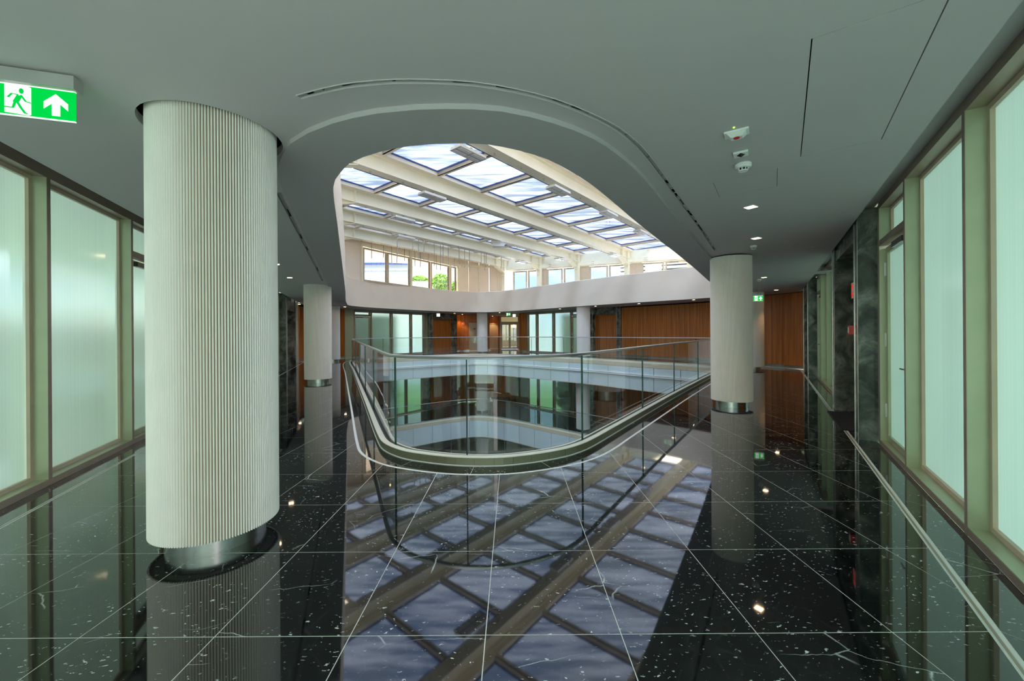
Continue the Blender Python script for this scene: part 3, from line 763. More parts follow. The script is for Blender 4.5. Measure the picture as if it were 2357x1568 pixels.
# ------------------------------------------------------------------ doors seen at the far end
def flat_door(lb, F, s0, s1, z1, mat, t=.0, knob=True, sign=None):
    o = F.p((s0+s1)/2, t, 0); root = empty('door_unit', o, lb, 'door')
    g = G(); w = .06; g.fbox(F, s0-w, s0, t, t+.05, 0, z1+w); g.fbox(F, s1, s1+w, t, t+.05, 0, z1+w); g.fbox(F, s0, s1, t, t+.05, z1, z1+w); build('door_frame', g, 'strip_cream', root)
    g = G(); g.fbox(F, s0+.005, s1-.005, t, t+.03, .01, z1-.005); d = build('leaf', g, mat, root)
    g = G(); g.tube([F.p(s1-.1, t+.03, 1.0), F.p(s1-.1, t+.08, 1.0), F.p(s1-.22, t+.08, 1.0)], .009, 6); build('door_handle', g, 'steel', root)
    return root
FW = Frame((-1.75, 30.55), (-3.9, 30.3), 1)
flat_door('pale beige door with red notice in wood wall left of the far column', FW, .3, 1.5, 2.1, 'door_white')
FA = Frame((-2.2, 34.0), (-1.1, 34.0), -1)
flat_door('pale beige door deep in the far lobby just right of the far column', FA, .15, .95, 2.15, 'door_white')
FE = Frame((-9.62, 22.32), (-10.3, 22.2), 1)
flat_door('pale door with cream frame in wood wall at the left corridor end', FE, .2, .62, 2.1, 'door_white')
FD = Frame((-1.0, 33.2), (.6, 33.2), -1)
root = empty('double_door', FD.p(.8, 0), 'bronze framed glass double door closing the far lobby', 'door')
g = G(); g.fbox(FD, 0, .1, -.05, .05, 0, 2.8); g.fbox(FD, 1.5, 1.6, -.05, .05, 0, 2.8); g.fbox(FD, .1, 1.5, -.05, .05, 2.15, 2.3); g.fbox(FD, .1, 1.5, -.05, .05, 2.7, 2.8); build('door_frame', g, 'bronze_metal', root)
for a, b in ((.1, .8), (.8, 1.5)):
    g = G(); w = .09; g.fbox(FD, a, a+w, -.03, .03, .01, 2.15); g.fbox(FD, b-w, b, -.03, .03, .01, 2.15); g.fbox(FD, a+w, b-w, -.03, .03, .01, .15); g.fbox(FD, a+w, b-w, -.03, .03, 2.05, 2.15); d = build('leaf', g, 'bronze_metal', root)
    g = G(); g.fbox(FD, a+w, b-w, -.008, .008, .15, 2.05); build('pane', g, 'glass_window', d)
g = G(); g.box(-1.2, .9, 35.2, 35.3, 0, 2.9); struct('wall_lobby_end', g, 'door_white')
root = empty('wall_sconce', (.16, 35.1, 1.75), 'glowing orange wall sconce behind the far glass double door', 'lamp')
g = G(); g.lathe((.16, 35.12), [(.0, 1.70), (.10, 1.72), (.16, 1.80), (.05, 1.86)], 20); build('shade', g, 'bronze_metal', root, smooth=True)
g = G(); g.lathe((.16, 35.12), [(.0, 1.87), (.10, 1.9), (.14, 2.0), (.0, 2.1)], 16); build('bulb_glow', g, 'sconce_glow', root)
# ------------------------------------------------------------------ skylight roof
UL = Frame((-.76, 1.0), (-8.3, 19.4), -1); ULF = Frame((-8.2, 19.4), (-3.6, 27.0), -1); UR = Frame((-.38, 27.74), (16.2, 21.5), -1)
roof = struct('ceiling_skylight')
BA = [4.5, .15, -4.25, -8.65, -13.05, -16.88, -20.03, -23.16, -26.3]     # X = a + .82 Y
dB = (.6341, .7733); nB = (.7733, -.6341)
def hit_left(a): Y = (-.35-a)/(.82+.41); return Y
def hit_right(a): Y = (27.6-.375*a)/(1+.375*.82); return Y
def bounds(a):
    y0, y1 = hit_left(a), hit_right(a); y0 = max(y0, 1.0)
    if a < -16:                                   # far left curve
        P, Q = ULF.P, ULF.Q; k = (Q[1]-P[1])/(Q[0]-P[0]); Yx = (P[1]+k*(a-P[0]))/(1-k*.82)
        if a < -23.6: y0 = 1e9
    if a > -1: y1 = min(y1, (27.6+.0)/1.2)
    return y0, y1
class BF(Frame):
    pass
beams = []
for a in BA:
    y0, y1 = bounds(a)
    if y0 > 1e8 or y1-y0 < 1: continue
    F = Frame((a+.82*y0, y0), (a+.82*y1, y1), 1); beams.append((a, y0, y1, F))
    L = F.L
    g = G(); zb, zt_ = 5.97, 6.42
    g.m = 0; g.fbox(F, 0, L, -.17, .17, zb, zb+.02); g.fbox(F, 0, L, -.006, .006, zb+.02, zt_-.02); g.fbox(F, 0, L, -.12, .12, zt_-.02, zt_)
    b = build('beam', g, 'beam_cream', roof)
    for s in (.55, L-1.15):
        if s < 0: continue
        for sg in (-1, 1):
            g = G(); g.fbox(F, s-.012, s+.012, sg*.15, sg*.006, zb+.02, zt_-.02); build('stiffener', g, 'beam_cream', b)
    # haunches dropping to the walls
    for s_in, s_out in ((.55, -.05), (L-1.15, L-.25)):
        g = G(); z2 = zb-.42 if s_in > 1 else zb-.18
        c = [F.p(s_in, -.17, zb-.001), F.p(s_in, .17, zb-.001), F.p(s_out, .17, z2), F.p(s_out, -.17, z2)]
        g.hexa([(x, y, z-.02) for x, y, z in c]+c); build('haunch', g, 'beam_cream', b)
        g = G(); g.add([F.p(s_in, 0, zb), F.p(s_out, 0, z2), F.p(s_out, 0, zb)], [(0, 1, 2)]); build('haunch_web', g, 'beam_cream', b)
    s = 1.0
    while s < L-1.6:
        g = G(); p = F.p(s, .0, zb-.035); q = [(p[0]+F.d[0]*.028*cos(t)*1., p[1]+F.d[1]*.028*cos(t), p[2]+.028*sin(t)) for t in [pi*k/5-.4 for k in range(10)]]
        g.tube(q, .007, 5); build('hook', g, 'steel', b); s += 1.09
    # end post
    g = G(); g.fbox(F, L-.30, L-.05, -.13, .13, 4.13, zt_); build('end_post', g, 'beam_cream', b)
    for zz in (5.35, 5.55):
        g = G(); g.fbox(F, L-.45, L-.30, -.10, .10, zz, zz+.015); build('stiffener', g, 'beam_cream', b)
    if a in (-8.65, -13.05):                                     # black cable clipped along the flange
        g = G(); g.tube([F.p(.6, .19, zb+.0), F.p(L*.5, .185, zb-.01), F.p(L-1.2, .19, zb)], .012, 5); build('cable', g, 'gasket', b)
# glazing modules between beams
zf0, zf1 = 6.42, 6.58
for i in range(len(beams)-1):
    a1, y10, y11, F1 = beams[i]; a2, y20, y21, F2 = beams[i+1]
    wsp = (a1-a2)*nB[0]
    # edge rails beside the beams
    s_base = 14.406; k0 = -12
    # frame of reference along beam 2
    def P2(s, t, z): return (F2.P[0]+dB[0]*s+nB[0]*t, F2.P[1]+dB[1]*s+nB[1]*t, z)
    s_ref = (14.406-(y20))/dB[1]-.1
    Lm = 1.99
    s = s_ref
    while s > 0: s -= Lm
    s1lim = (max(y11, y21)-y20)/dB[1]
    while s < s1lim:
        e = s+Lm; rw = .17
        c = P2((s+e)/2, wsp/2, 0)
        if c[1] > 27.6-.375*c[0]+1.2 or c[0]+.41*c[1] < -1.6: s = e; continue
        g = G()
        def bx(sa, sb, ta, tb, za, zb): g.hexa([P2(sa, ta, za), P2(sb, ta, za), P2(sb, tb, za), P2(sa, tb, za), P2(sa, ta, zb), P2(sb, ta, zb), P2(sb, tb, zb), P2(sa, tb, zb)])
        bx(s, e, .11, .11+rw, zf0, zf1); bx(s, e, wsp-.11-rw, wsp-.11, zf0, zf1); bx(s, s+.13, .11+rw, wsp-.11-rw, zf0, zf1); bx(e-.0, e+.05, .11+rw, wsp-.11-rw, zf0+.0, zf1)
        fr = build('glazing_frame', g, 'frame_cream', roof)
        g = G(); ta, tb, sa, sb = .11+rw, wsp-.11-rw, s+.13, e
        w = .03
        bx(sa, sb, ta, ta+w, zf1-.05, zf1-.01); bx(sa, sb, tb-w, tb, zf1-.05, zf1-.01); bx(sa, sa+w, ta+w, tb-w, zf1-.05, zf1-.01); bx(sb-w, sb, ta+w, tb-w, zf1-.05, zf1-.01)
        build('gasket', g, 'gasket_blue', fr)
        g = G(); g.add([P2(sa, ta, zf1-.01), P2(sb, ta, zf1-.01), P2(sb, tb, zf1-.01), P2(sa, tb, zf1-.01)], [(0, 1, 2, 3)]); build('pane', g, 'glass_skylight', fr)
        s = e
# upper walls
g = G(); g.fbox(UL, -.5, 19.9, -.2, 0, 4.13, 6.6); struct('wall_upper_left', g, 'plaster_cream')
root = struct('wall_upper_far')
g = G(); g.fbox(ULF, -.1, 1.0, -.15, 0, 4.13, 6.5); g.fbox(ULF, -.1, 9.0, -.12, .02, 5.92, 6.5); build('panel', g, 'plaster_cream', root)
P = [(-3.62, 27.0), (-3.0, 27.55), (-2.3, 27.95), (-1.6, 28.1), (-.95, 28.05), (-.38, 27.80)]
for i in range(len(P)-1):
    F = Frame(P[i], P[i+1], -1); g = G(); g.fbox(F, .01, F.L-.01, -.1, 0, 4.13, 6.5); build('panel', g, 'plaster_cream', root)
    if i % 2 == 0: g = G(); g.fbox(F, -.04, .04, 0, .06, 4.13, 6.0); build('post', g, 'beam_cream', root)
g = G(); g.sweep(spline(P, .3, False), [(.0, 5.98), (-.2, 5.98), (-.2, 6.15), (0, 6.15)]); build('rail', g, 'beam_cream', root)
def upper_windows(F, bays, name, zb=4.1, zt=5.85):
    WN[0] += 1; root = struct('window_%d' % WN[0])
    for a, b in bays:
        g = G(); w = .09; t0, t1 = -.08, .02
        g.fbox(F, a, a+w, t0, t1, zb, zt); g.fbox(F, b-w, b, t0, t1, zb, zt); g.fbox(F, a+w, b-w, t0, t1, zb, zb+w); g.fbox(F, a+w, b-w, t0, t1, zt-w, zt)
        fr = build('frame', g, 'frame_beige', root)
        g = G(); w = .09; g.fbox(F, a+w, a+w+.012, -.03, .0, zb+w, zt-w); g.fbox(F, b-w-.012, b-w, -.03, .0, zb+w, zt-w); build('gasket', g, 'gasket', fr)
        g = G(); g.add([F.p(a+w, -.03, zb+w), F.p(b-w, -.03, zb+w), F.p(b-w, -.03, zt-w), F.p(a+w, -.03, zt-w)], [(0, 1, 2, 3)]); build('pane', g, 'glass_upper', fr)
        g = G(); g.tube([F.p(b-.045, .03, zb+.35), F.p(b-.045, .06, zb+.37), F.p(b-.045, .06, zb+.75), F.p(b-.045, .03, zb+.77)], .011, 6); build('handle', g, 'trim_white', fr)
        g = G(); g.fbox(F, a+.25, a+.75, .02, .07, zt-.06, zt-.02); build('opener', g, 'steel', fr)
    return root
r = upper_windows(ULF, [(1.08, 2.66), (2.68, 4.36), (4.44, 6.06), (6.12, 7.86), (8.0, 8.6)], 'a')
for s in (.97, 4.40, 7.93, 8.72):
    g = G(); g.fbox(ULF, s-.05, s+.05, .0, .10, 4.13, 5.95); build('post', g, 'beam_cream', r)
g = G(); g.fbox(ULF, .9, 8.9, .02, .16, 5.86, 6.05); build('head_rail', g, 'beam_cream', r)
r = upper_windows(UR, [(.5, 1.55), (1.6, 2.5), (2.95, 4.05), (4.1, 5.2), (5.8, 7.0), (7.05, 8.4), (9.05, 10.35), (10.4, 11.9), (12.6, 14.0), (14.05, 15.5)], 'b', 4.1, 5.65)
g = G(); g.fbox(UR, 0, 17.5, -.12, .02, 5.68, 6.5); g.fbox(UR, 0, 17.5, .02, .12, 5.74, 6.0); build('head_rail', g, 'beam_cream', r)
for (x0, x1) in ((2.5, 2.95), (5.2, 5.8), (8.4, 9.05), (11.9, 12.6)):
    g = G(); g.fbox(UR, x0, x1, -.08, 0, 4.13, 5.7); build('pier', g, 'frame_beige', r)
    for q in range(4):
        g = G(); zz = 5.80+.12*(q//2); s = x1+.18+.10*(q % 2); g.fbox(UR, s, s+.03, .12, .135, zz, zz+.03); build('bolt', g, 'dark_steel', r)
g = G(); FX = Frame((3.0, 1.0), (16.2, 21.5), 1); g.fbox(FX, 0, 24.4, -.2, 0, 4.13, 4.3); g.fbox(FX, 0, 24.4, -.2, 0, 6.3, 6.6); g.box(-1.2, 3.2, .8, 1.0, 4.13, 4.3); g.box(-1.2, 3.2, .8, 1.0, 6.3, 6.6)
for k in range(17): g.fbox(FX, k*1.5, k*1.5+.12, -.18, -.02, 4.3, 6.3)
struct('wall_upper_fill_opening', g, 'plaster_cream')  # out-of-view walls opened up to throw side light on the beams
WN[0] += 1; root = struct('window_%d' % WN[0])
reeded('glass_added_fill', (.95, .94, .90), .04, .90)  # frosted panes added out of view as a broad light source for the beams
for k in range(16): g = G(); g.add([FX.p(k*1.5+.12, -.1, 4.3), FX.p(k*1.5+1.5, -.1, 4.3), FX.p(k*1.5+1.5, -.1, 6.3), FX.p(k*1.5+.12, -.1, 6.3)], [(0, 1, 2, 3)]); build('pane', g, 'glass_added_fill', root)
g = G(); g.prism([(-9.4, 16.6), (.3, 28.6), (-2.5, 30), (-11, 27.5)], 6.43, 6.6); struct('ceiling_upper', g, 'frame_cream')

# floodlights on the beams
FL_POS = [(-1.041, 9.824, 'floodlight under the nearest beam, half cut by the ceiling rim at the top'), (1.492, 12.437, 'floodlight under the nearest beam, second from the ceiling rim'), (3.701, 14.996, 'floodlight under the nearest beam, third along'),
          (5.813, 17.759, 'floodlight under the nearest beam, by the right edge of the opening'), (-2.564, 12.908, 'floodlight under the second beam, above the left fascia'), (-4.221, 15.466, 'floodlight under the third beam near its left end'),
          (-4.95, 18.4, 'floodlight under the fourth beam beside the hanging rods'), (6.0, 23.1, 'floodlight at the far right end of the second beam'), (3.0, 24.2, 'floodlight at the far right end of the third beam'), (.65, 25.1, 'floodlight at the far right end of the fourth beam')]
for x, y, lb in FL_POS:
    root = empty('floodlight', (x, y, 5.86), lb, 'lamp')
    def bq(s0, s1, t0, t1, z0, z1, g):
        f = lambda s, t, z: (x+dB[0]*s+nB[0]*t, y+dB[1]*s+nB[1]*t, z)
        g.hexa([f(s0, t0, z0), f(s1, t0, z0), f(s1, t1, z0), f(s0, t1, z0), f(s0, t0, z1), f(s1, t0, z1), f(s1, t1, z1), f(s0, t1, z1)])
    g = G(); bq(-.45, .45, -.17, .17, 5.83, 5.90, g); build('housing', g, 'plastic_white', root)
    g = G(); bq(-.46, .46, -.18, .18, 5.815, 5.83, g); build('bezel', g, 'lamp_grey', root)
    for s0 in (-.42, .02):
        for t0 in (-.15, .03):
            g = G(); bq(s0, s0+.38, t0, t0+.12, 5.808, 5.815, g); build('lens', g, 'lamp_lens', root)
    g = G(); bq(-.03, .03, -.10, .10, 5.90, 5.972, g); build('bracket', g, 'lamp_grey', root)
root = empty('junction_box', (-.675, 20.2, 5.9), 'white box fixed under the third beam halfway along', 'box')
g = G(); g.box(-.95, -.35, 19.75, 20.15, 5.72, 5.95); g.box(-1.02, -.28, 19.70, 20.2, 5.92, 5.97); build('housing', g, 'plastic_white', root)

RODS = [(-7.02, 19.85, 5.97, 5.16), (-6.62, 20.5, 5.97, 5.32), (-6.31, 20.83, 5.97, 5.09), (-5.48, 18.97, 5.97, 4.73), (-5.93, 21.93, 5.97, 5.4), (-5.62, 21.82, 5.97, 4.97), (-4.78, 19.17, 5.97, 5.24), (-4.58, 19.47, 5.97, 5.03), (-5.4, 22.11, 5.97, 5.14), (-5.18, 22.5, 5.97, 5.15), (-4.37, 19.77, 5.97, 5.03), (-4.81, 22.91, 5.97, 5.5), (-3.95, 20.25, 5.97, 4.84), (-4.52, 23.78, 5.97, 5.22), (-3.69, 20.58, 5.97, 4.67), (-3.57, 20.66, 5.97, 5.03), (-3.34, 20.91, 5.97, 4.99), (-2.84, 21.45, 5.97, 5.25), (-2.58, 21.82, 5.97, 5.01), (-2.35, 22.11, 5.97, 4.82), (-1.74, 22.8, 5.97, 5.23), (-1.59, 23.12, 5.97, 5.04), (-1.49, 23.22, 5.97, 5.25), (-.63, 24.23, 5.97, 5.29), (-3.53, 24.45, 5.97, 5.42)]
ORD = ['leftmost', 'second', 'third', 'fourth', 'fifth', 'sixth', 'seventh', 'eighth', 'ninth', 'tenth', 'eleventh', 'twelfth', 'thirteenth', 'fourteenth', 'fifteenth', 'sixteenth', 'seventeenth', 'eighteenth', 'nineteenth', 'twentieth', 'twenty-first', 'twenty-second', 'twenty-third', 'twenty-fourth', 'rightmost']
RODS.sort(key=lambda r: r[0]/r[1])
for ri, (x, y, a, b) in enumerate(RODS):
    g = G(); g.tube([(x, y, a+.48), (x, y, (a+b)/2), (x+random.uniform(-.02, .02), y, b)], .021, 6); g.tube([(x-.06, y, a+.47), (x+.06, y, a+.47)], .03, 6)
    o = build('hanging_rod', g, 'steel'); o['label'] = ('%s thin grey metal rod%s of those hanging under the far skylight' % ('short' if a-b < .75 else 'long', ', ' + ORD[ri] + ('' if ri in (0, 24) else ' from the left'))); o['category'] = 'rod'; o['group'] = 'rods hanging under the far left skylight'

# ------------------------------------------------------------------ ceiling fittings
def downlight(x, y, lb, ang=.58, sq=True, spot=0, z=2.8):
    root = empty('downlight', (x, y, z), lb, 'lamp')
    F = Frame((x, y), (x+cos(ang), y+sin(ang)), 1); w = .060
    g = G(); g.fbox(F, -w, w, -w, -w+.008, z-.006, z+.01); g.fbox(F, -w, w, w-.008, w, z-.006, z+.01); g.fbox(F, -w, -w+.008, -w, w, z-.006, z+.01); g.fbox(F, w-.008, w, -w, w, z-.006, z+.01); build('bezel', g, 'plastic_white', root)
    g = G(); g.fbox(F, -w+.008, w-.008, -w+.008, w-.008, z-.004, z-.002); build('lens', g, 'lamp_warm', root)
    if spot:
        ld = bpy.data.lights.new('downlight_beam', 'SPOT'); ld.energy = spot; ld.color = (1., .55, .22); ld.spot_size = radians(75); ld.spot_blend = .6; ld.shadow_soft_size = .05
        lo = bpy.data.objects.new('downlight_beam', ld); COL.objects.link(lo); lo.location = (0, 0, -.03); lo.parent = root
DL = [(2.706, 4.464, 'square warm downlight nearest the camera in the right corridor ceiling', 6), (3.699, 5.969, 'square warm downlight above the right corridor column, second from camera', 6), (6.621, 10.369, 'square warm downlight further down the right corridor, third along', 6),
      (9.1, 13.6, 'square warm downlight by the right curved wood wall', 12), (-4.7, 7.9, 'square warm downlight just showing beside the nearest column', 6), (-5.5, 9.8, 'square warm downlight above the left corridor beside its column', 6), (-10.0, 18.6, 'square warm downlight by the left wood wall', 12),
      (-8.7, 20.6, 'square warm downlight right of the far left column', 4), (4.55, 21.5, 'downlight just right of the far column by the marble portal', 4), (6.35, 19.75, 'brightest warm downlight before the long far wood wall', 6), (8.1, 17.6, 'downlight at the right end of the long far wood wall', 4),
      (-.85, 27.7, 'downlight in the far ceiling left of the green exit sign', 3), (2.9, 23.8, 'downlight above the far right frosted windows', 3), (-4.1, 28.2, 'downlight before the far left marble portal', 3), (-2.55, 29.3, 'downlight beside the top of the far end column', 3),
      (-3.75, 29.9, 'downlight washing the far wood wall beside the marble jamb', 25), (-1.65, 33.6, 'downlight washing the wall above the deep beige door', 25), (-.4, 32.6, 'downlight before the far glass double door', 20)]
for x, y, lb, sp in DL: downlight(x, y, lb, spot=sp)

# detectors
FC = Frame((1.593, 2.787), (1.593+.549, 2.787+.836), 1)
x, y = 1.593, 2.787
root = empty('beam_detector', (x, y, 2.8), 'square white ceiling detector with a round red lens', 'detector')
g = G(); g.fbox(FC, -.05, .05, -.075, .075, 2.788, 2.80); build('plate', g, 'plastic_white', root)
g = G(); g.hexa([FC.p(-.045, -.06, 2.788), FC.p(.045, -.06, 2.788), FC.p(.045, .06, 2.788), FC.p(-.045, .06, 2.788), FC.p(-.02, -.035, 2.762), FC.p(.035, -.035, 2.762), FC.p(.035, .035, 2.762), FC.p(-.02, .035, 2.762)]); build('hood', g, 'plastic_white', root)
g = G(); g.lathe((x, y), [(0, 2.758), (.020, 2.758), (.020, 2.765)], 20); build('lens', g, 'red_paint', root)
g = G(); p = FC.p(-.09, .01, 0); g.lathe(p[:2], [(0, 2.796), (.006, 2.796), (.006, 2.80)], 10); build('indicator', g, 'led_green', root)
x, y = 1.812, 3.113; F2 = Frame((x, y), (x+.549, y+.836), 1)
root = empty('motion_sensor', (x, y, 2.8), 'small square white ceiling sensor with dark diamond window', 'detector')
g = G(); g.fbox(F2, -.045, .045, -.05, .05, 2.785, 2.80); build('housing', g, 'plastic_white', root)
g = G(); g.add([F2.p(-.045, 0, 2.784), F2.p(0, -.03, 2.784), F2.p(.045, 0, 2.784), F2.p(0, .03, 2.784), F2.p(0, 0, 2.768)], [(0, 1, 4), (1, 2, 4), (2, 3, 4), (3, 0, 4)]); build('lens', g, 'gasket', root)
def smoke(x, y, lb, k=1.):
    root = empty('smoke_detector', (x, y, 2.8), lb, 'detector')
    g = G(); g.lathe((x, y), [(.0, 2.8), (.062*k, 2.8), (.062*k, 2.787), (.058*k, 2.785), (.058*k, 2.783), (.062*k, 2.781), (.060*k, 2.770), (.04*k, 2.764), (0, 2.764)], 32); build('base', g, 'plastic_white', root, smooth=True)
    g = G(); g.lathe((x, y), [(.032*k, 2.764), (.032*k, 2.745), (0, 2.745)], 24); build('vent_core', g, 'gasket', root)
    for i in range(8):
        a = 2*pi*i/8; g = G(); px, py = x+cos(a)*.034*k, y+sin(a)*.034*k; g.box(px-.003, px+.003, py-.003, py+.003, 2.742, 2.766); build('rib', g, 'plastic_white', root)
    g = G(); g.lathe((x, y), [(0, 2.738), (.034*k, 2.738), (.036*k, 2.745), (0, 2.745)], 24); build('cap', g, 'plastic_white', root)
smoke(1.949, 3.316, 'round white smoke detector in front of the small ceiling hatch')
smoke(3.98, 6.5, 'small round white detector behind the second right corridor downlight', .8)
smoke(6.7, 10.7, 'small round white detector behind the third right corridor downlight', .9)
# lines of further ceiling hatches down the right corridor
for P, lb in (([(4.55, 6.95), (5.05, 6.6), (5.25, 6.95), (4.75, 7.3)], 'flush ceiling hatch beyond the right corridor column'), ([(6.9, 9.6), (7.6, 9.1), (7.9, 9.6), (7.2, 10.1)], 'flush ceiling hatch above the far right frosted windows')):
    g = G(); g.prism(P, 2.797, 2.8); o = build('access_panel', g, 'paint_ceiling'); o['label'] = lb; o['category'] = 'hatch'

# ------------------------------------------------------------------ signs
def poly_plate(root, name, mat, F, pts, t0, t1, s0, z0, w, h):
    """pts in 0..1 of the plate; F.s to the right, z up"""
    P = [(s0+u*w, z0+v*h) for u, v in pts]; n_ = len(P); g = G()
    g.add([F.p(s, t1, z) for s, z in P]+[F.p(s, t0, z) for s, z in P], [tuple(range(n_)), tuple(range(n_, 2*n_))[::-1]]+[(i, (i+1) % n_, (i+1) % n_+n_, i+n_) for i in range(n_)])
    return build(name, g, mat, root)
def limb(pts, w):
    L = []; R = []
    for i, p in enumerate(pts):
        (d, _) = uv2(pts[max(i-1, 0)], pts[min(i+1, len(pts)-1)]); L.append((p[0]-d[1]*w, p[1]+d[0]*w)); R.append((p[0]+d[1]*w, p[1]-d[0]*w))
    return L+R[::-1]
def exit_sign(F, s0, z0, w, h, lb, housing=True, flip=False):
    root = empty('exit_sign', F.p(s0+w/2, 0, z0), lb, 'sign')
    if housing: g = G(); g.fbox(F, s0-.01, s0+w+.012, -.035, .035, z0+h, z0+h+.07); build('housing', g, 'lamp_grey', root)
    if z0+h+.07 < 2.78: g = G(); g.fbox(F, s0+w*.48, s0+w*.52, -.006, .006, z0+h+.07, 2.8); build('stem', g, 'lamp_grey', root)
    g = G(); g.fbox(F, s0, s0+w, -.004, .004, z0, z0+h); build('plate', g, 'sign_green', root)
    g = G(); g.fbox(F, s0, s0+w, -.006, .006, z0+h-.005, z0+h); g.fbox(F, s0, s0+w, -.006, .006, z0, z0+.004); build('light_edge', g, 'sign_white', root)
    m = (lambda u: 1-u) if flip else (lambda u: u)
    def pp(nm, mat, pts, t): poly_plate(root, nm, mat, F, [(m(u), v) for u, v in pts], .004, t, s0, z0, w, h)
    sh = lambda L_: [(u-.11, v) for u, v in L_]
    pp('pictogram', 'sign_white', sh([(.24, .08), (.53, .04), (.56, .07), (.56, .93), (.53, .96), (.24, .96)]), .006)
    # runner (viewer's left to right)
    pp('pictogram', 'sign_green', sh([(.445+.028*cos(a), .79+.085*sin(a)) for a in [2*pi*k/16 for k in range(16)]]), .008)
    pp('pictogram', 'sign_green', sh(limb([(.425, .64), (.375, .42)], .035)), .008)
    pp('pictogram', 'sign_green', sh(limb([(.41, .66), (.33, .68), (.285, .55)], .013)), .0085)
    pp('pictogram', 'sign_green', sh(limb([(.44, .66), (.50, .47), (.56, .44)], .013)), .0085)
    pp('pictogram', 'sign_green', sh(limb([(.40, .42), (.44, .26), (.49, .10), (.52, .09)], .016)), .0085)
    pp('pictogram', 'sign_green', sh(limb([(.37, .42), (.345, .24), (.22, .24)], .016)), .0087)
    pp('arrow', 'sign_white', [(.605, .56), (.757, .84), (.91, .56), (.91, .33), (.81, .52), (.81, .13), (.705, .13), (.705, .52), (.605, .33)], .006)
FS = Frame((-2.86, 2.02), (-2.40, 2.19), 1)
FS = Frame((-2.77, 2.02), (-2.36, 2.145), -1)
exit_sign(FS, .10, 2.555, .33, .165, 'green and white illuminated exit sign with running figure and arrow, top left')
FS2 = Frame((-.42, 27.0), (.1, 27.0), -1)
exit_sign(FS2, .03, 2.56, .30, .17, 'small green exit sign hanging at the far end, right of the far column')
FS3 = Frame((7.33, 12.0), (7.7, 11.9), -1)
exit_sign(FS3, .0, 2.30, .26, .16, 'small green exit sign partly hidden behind the right corridor column')
for F, lb in ((Frame((-4.95, 26.0), (-4.5, 26.1), -1), 'white square hanging sign before the far left marble portal'), (Frame((.05, 27.6), (.5, 27.6), -1), 'white rectangular hanging sign beside the far green exit sign')):
    root = empty('hanging_sign', F.p(0, 0, 2.5), lb, 'sign')
    g = G(); g.fbox(F, 0, .22, -.01, .01, 2.48, 2.68); build('plate', g, 'sign_white', root)
    g = G(); g.fbox(F, .10, .12, -.005, .005, 2.68, 2.8); build('stem', g, 'plastic_white', root)
def fire_sign(F, s, z, w, h, lb, t=.0, bright=True, icon=0):
    root = empty('fire_sign', F.p(s, t, z), lb, 'sign')
    g = G(); g.fbox(F, s-w/2-.02, s+w/2+.02, t, t+.004, z-h/2-.02, z+h/2+.02); build('border', g, 'plastic_white', root)
    g = G(); g.fbox(F, s-w/2, s+w/2, t+.004, t+.007, z-h/2, z+h/2); build('field', g, 'sign_red' if bright else 'red_paint', root)
    if icon: poly_plate(root, 'pictogram', 'plastic_white', F, [(.3, .25), (.7, .5), (.3, .8)] if icon == 1 else [(.15, .4), (.7, .4), (.7, .2), (.9, .5), (.7, .8), (.7, .6), (.15, .6)], t+.007, t+.009, s-w/2, z-h/2, w, h)
FWs = Frame((-3.9, 30.3), (-1.75, 30.55), -1)
fire_sign(FWs, .12, 2.10, .24, .16, 'red and white fire equipment sign on the far wood wall', .03, icon=1)
fire_sign(FWs, 1.02, 1.70, .18, .11, 'small dark red notice on the far pale beige door', .035, False)
FLs = Frame((-3.93, 28.6), (-3.6, 28.6), -1)
fire_sign(Frame((-3.9, 30.3), (-1.75, 30.55), -1), .14, -1.35, .26, .17, 'red and white fire equipment sign one floor down', .03, icon=1)
# on the steel edge of the right portal
fire_sign(FR, 8.02, 1.93, .11, .17, 'red fire alarm sign on the brushed edge of the right marble portal', .19, icon=2)
root = empty('fire_call_point', FR.p(8.02, .19, 1.40), 'red manual fire call point below the red sign on the right marble portal', 'alarm')
g = G(); g.fbox(FR, 7.97, 8.07, .186, .235, 1.34, 1.46); build('housing', g, 'red_paint', root)
g = G(); g.fbox(FR, 7.985, 8.055, .235, .240, 1.36, 1.44); build('press_panel', g, 'plastic_white', root)
root = empty('switch_plate', FRF.p(8.05, .0, 1.55), 'small white switch plate on the long far wood wall', 'switch')
g = G(); g.fbox(FRF, 8.0, 8.14, -.0, .012, 1.45, 1.66); build('plate', g, 'plastic_white', root)
g = G(); g.fbox(FRF, 8.035, 8.105, .012, .016, 1.50, 1.61); build('rocker', g, 'lamp_grey', root)
# door mat before the right portal
root = empty('door_mat', (5.0, 6.1, 0), 'black rectangular door mat before the right marble portal', 'mat')
g = G(); g.fbox(FR, 8.24, 9.75, -.3, .29, .0, .012); build('pile', g, 'mat_black', root)
g = G(); g.fbox(FR, 8.22, 9.77, -.32, .31, .0, .006); build('rubber_edge', g, 'gasket', root)

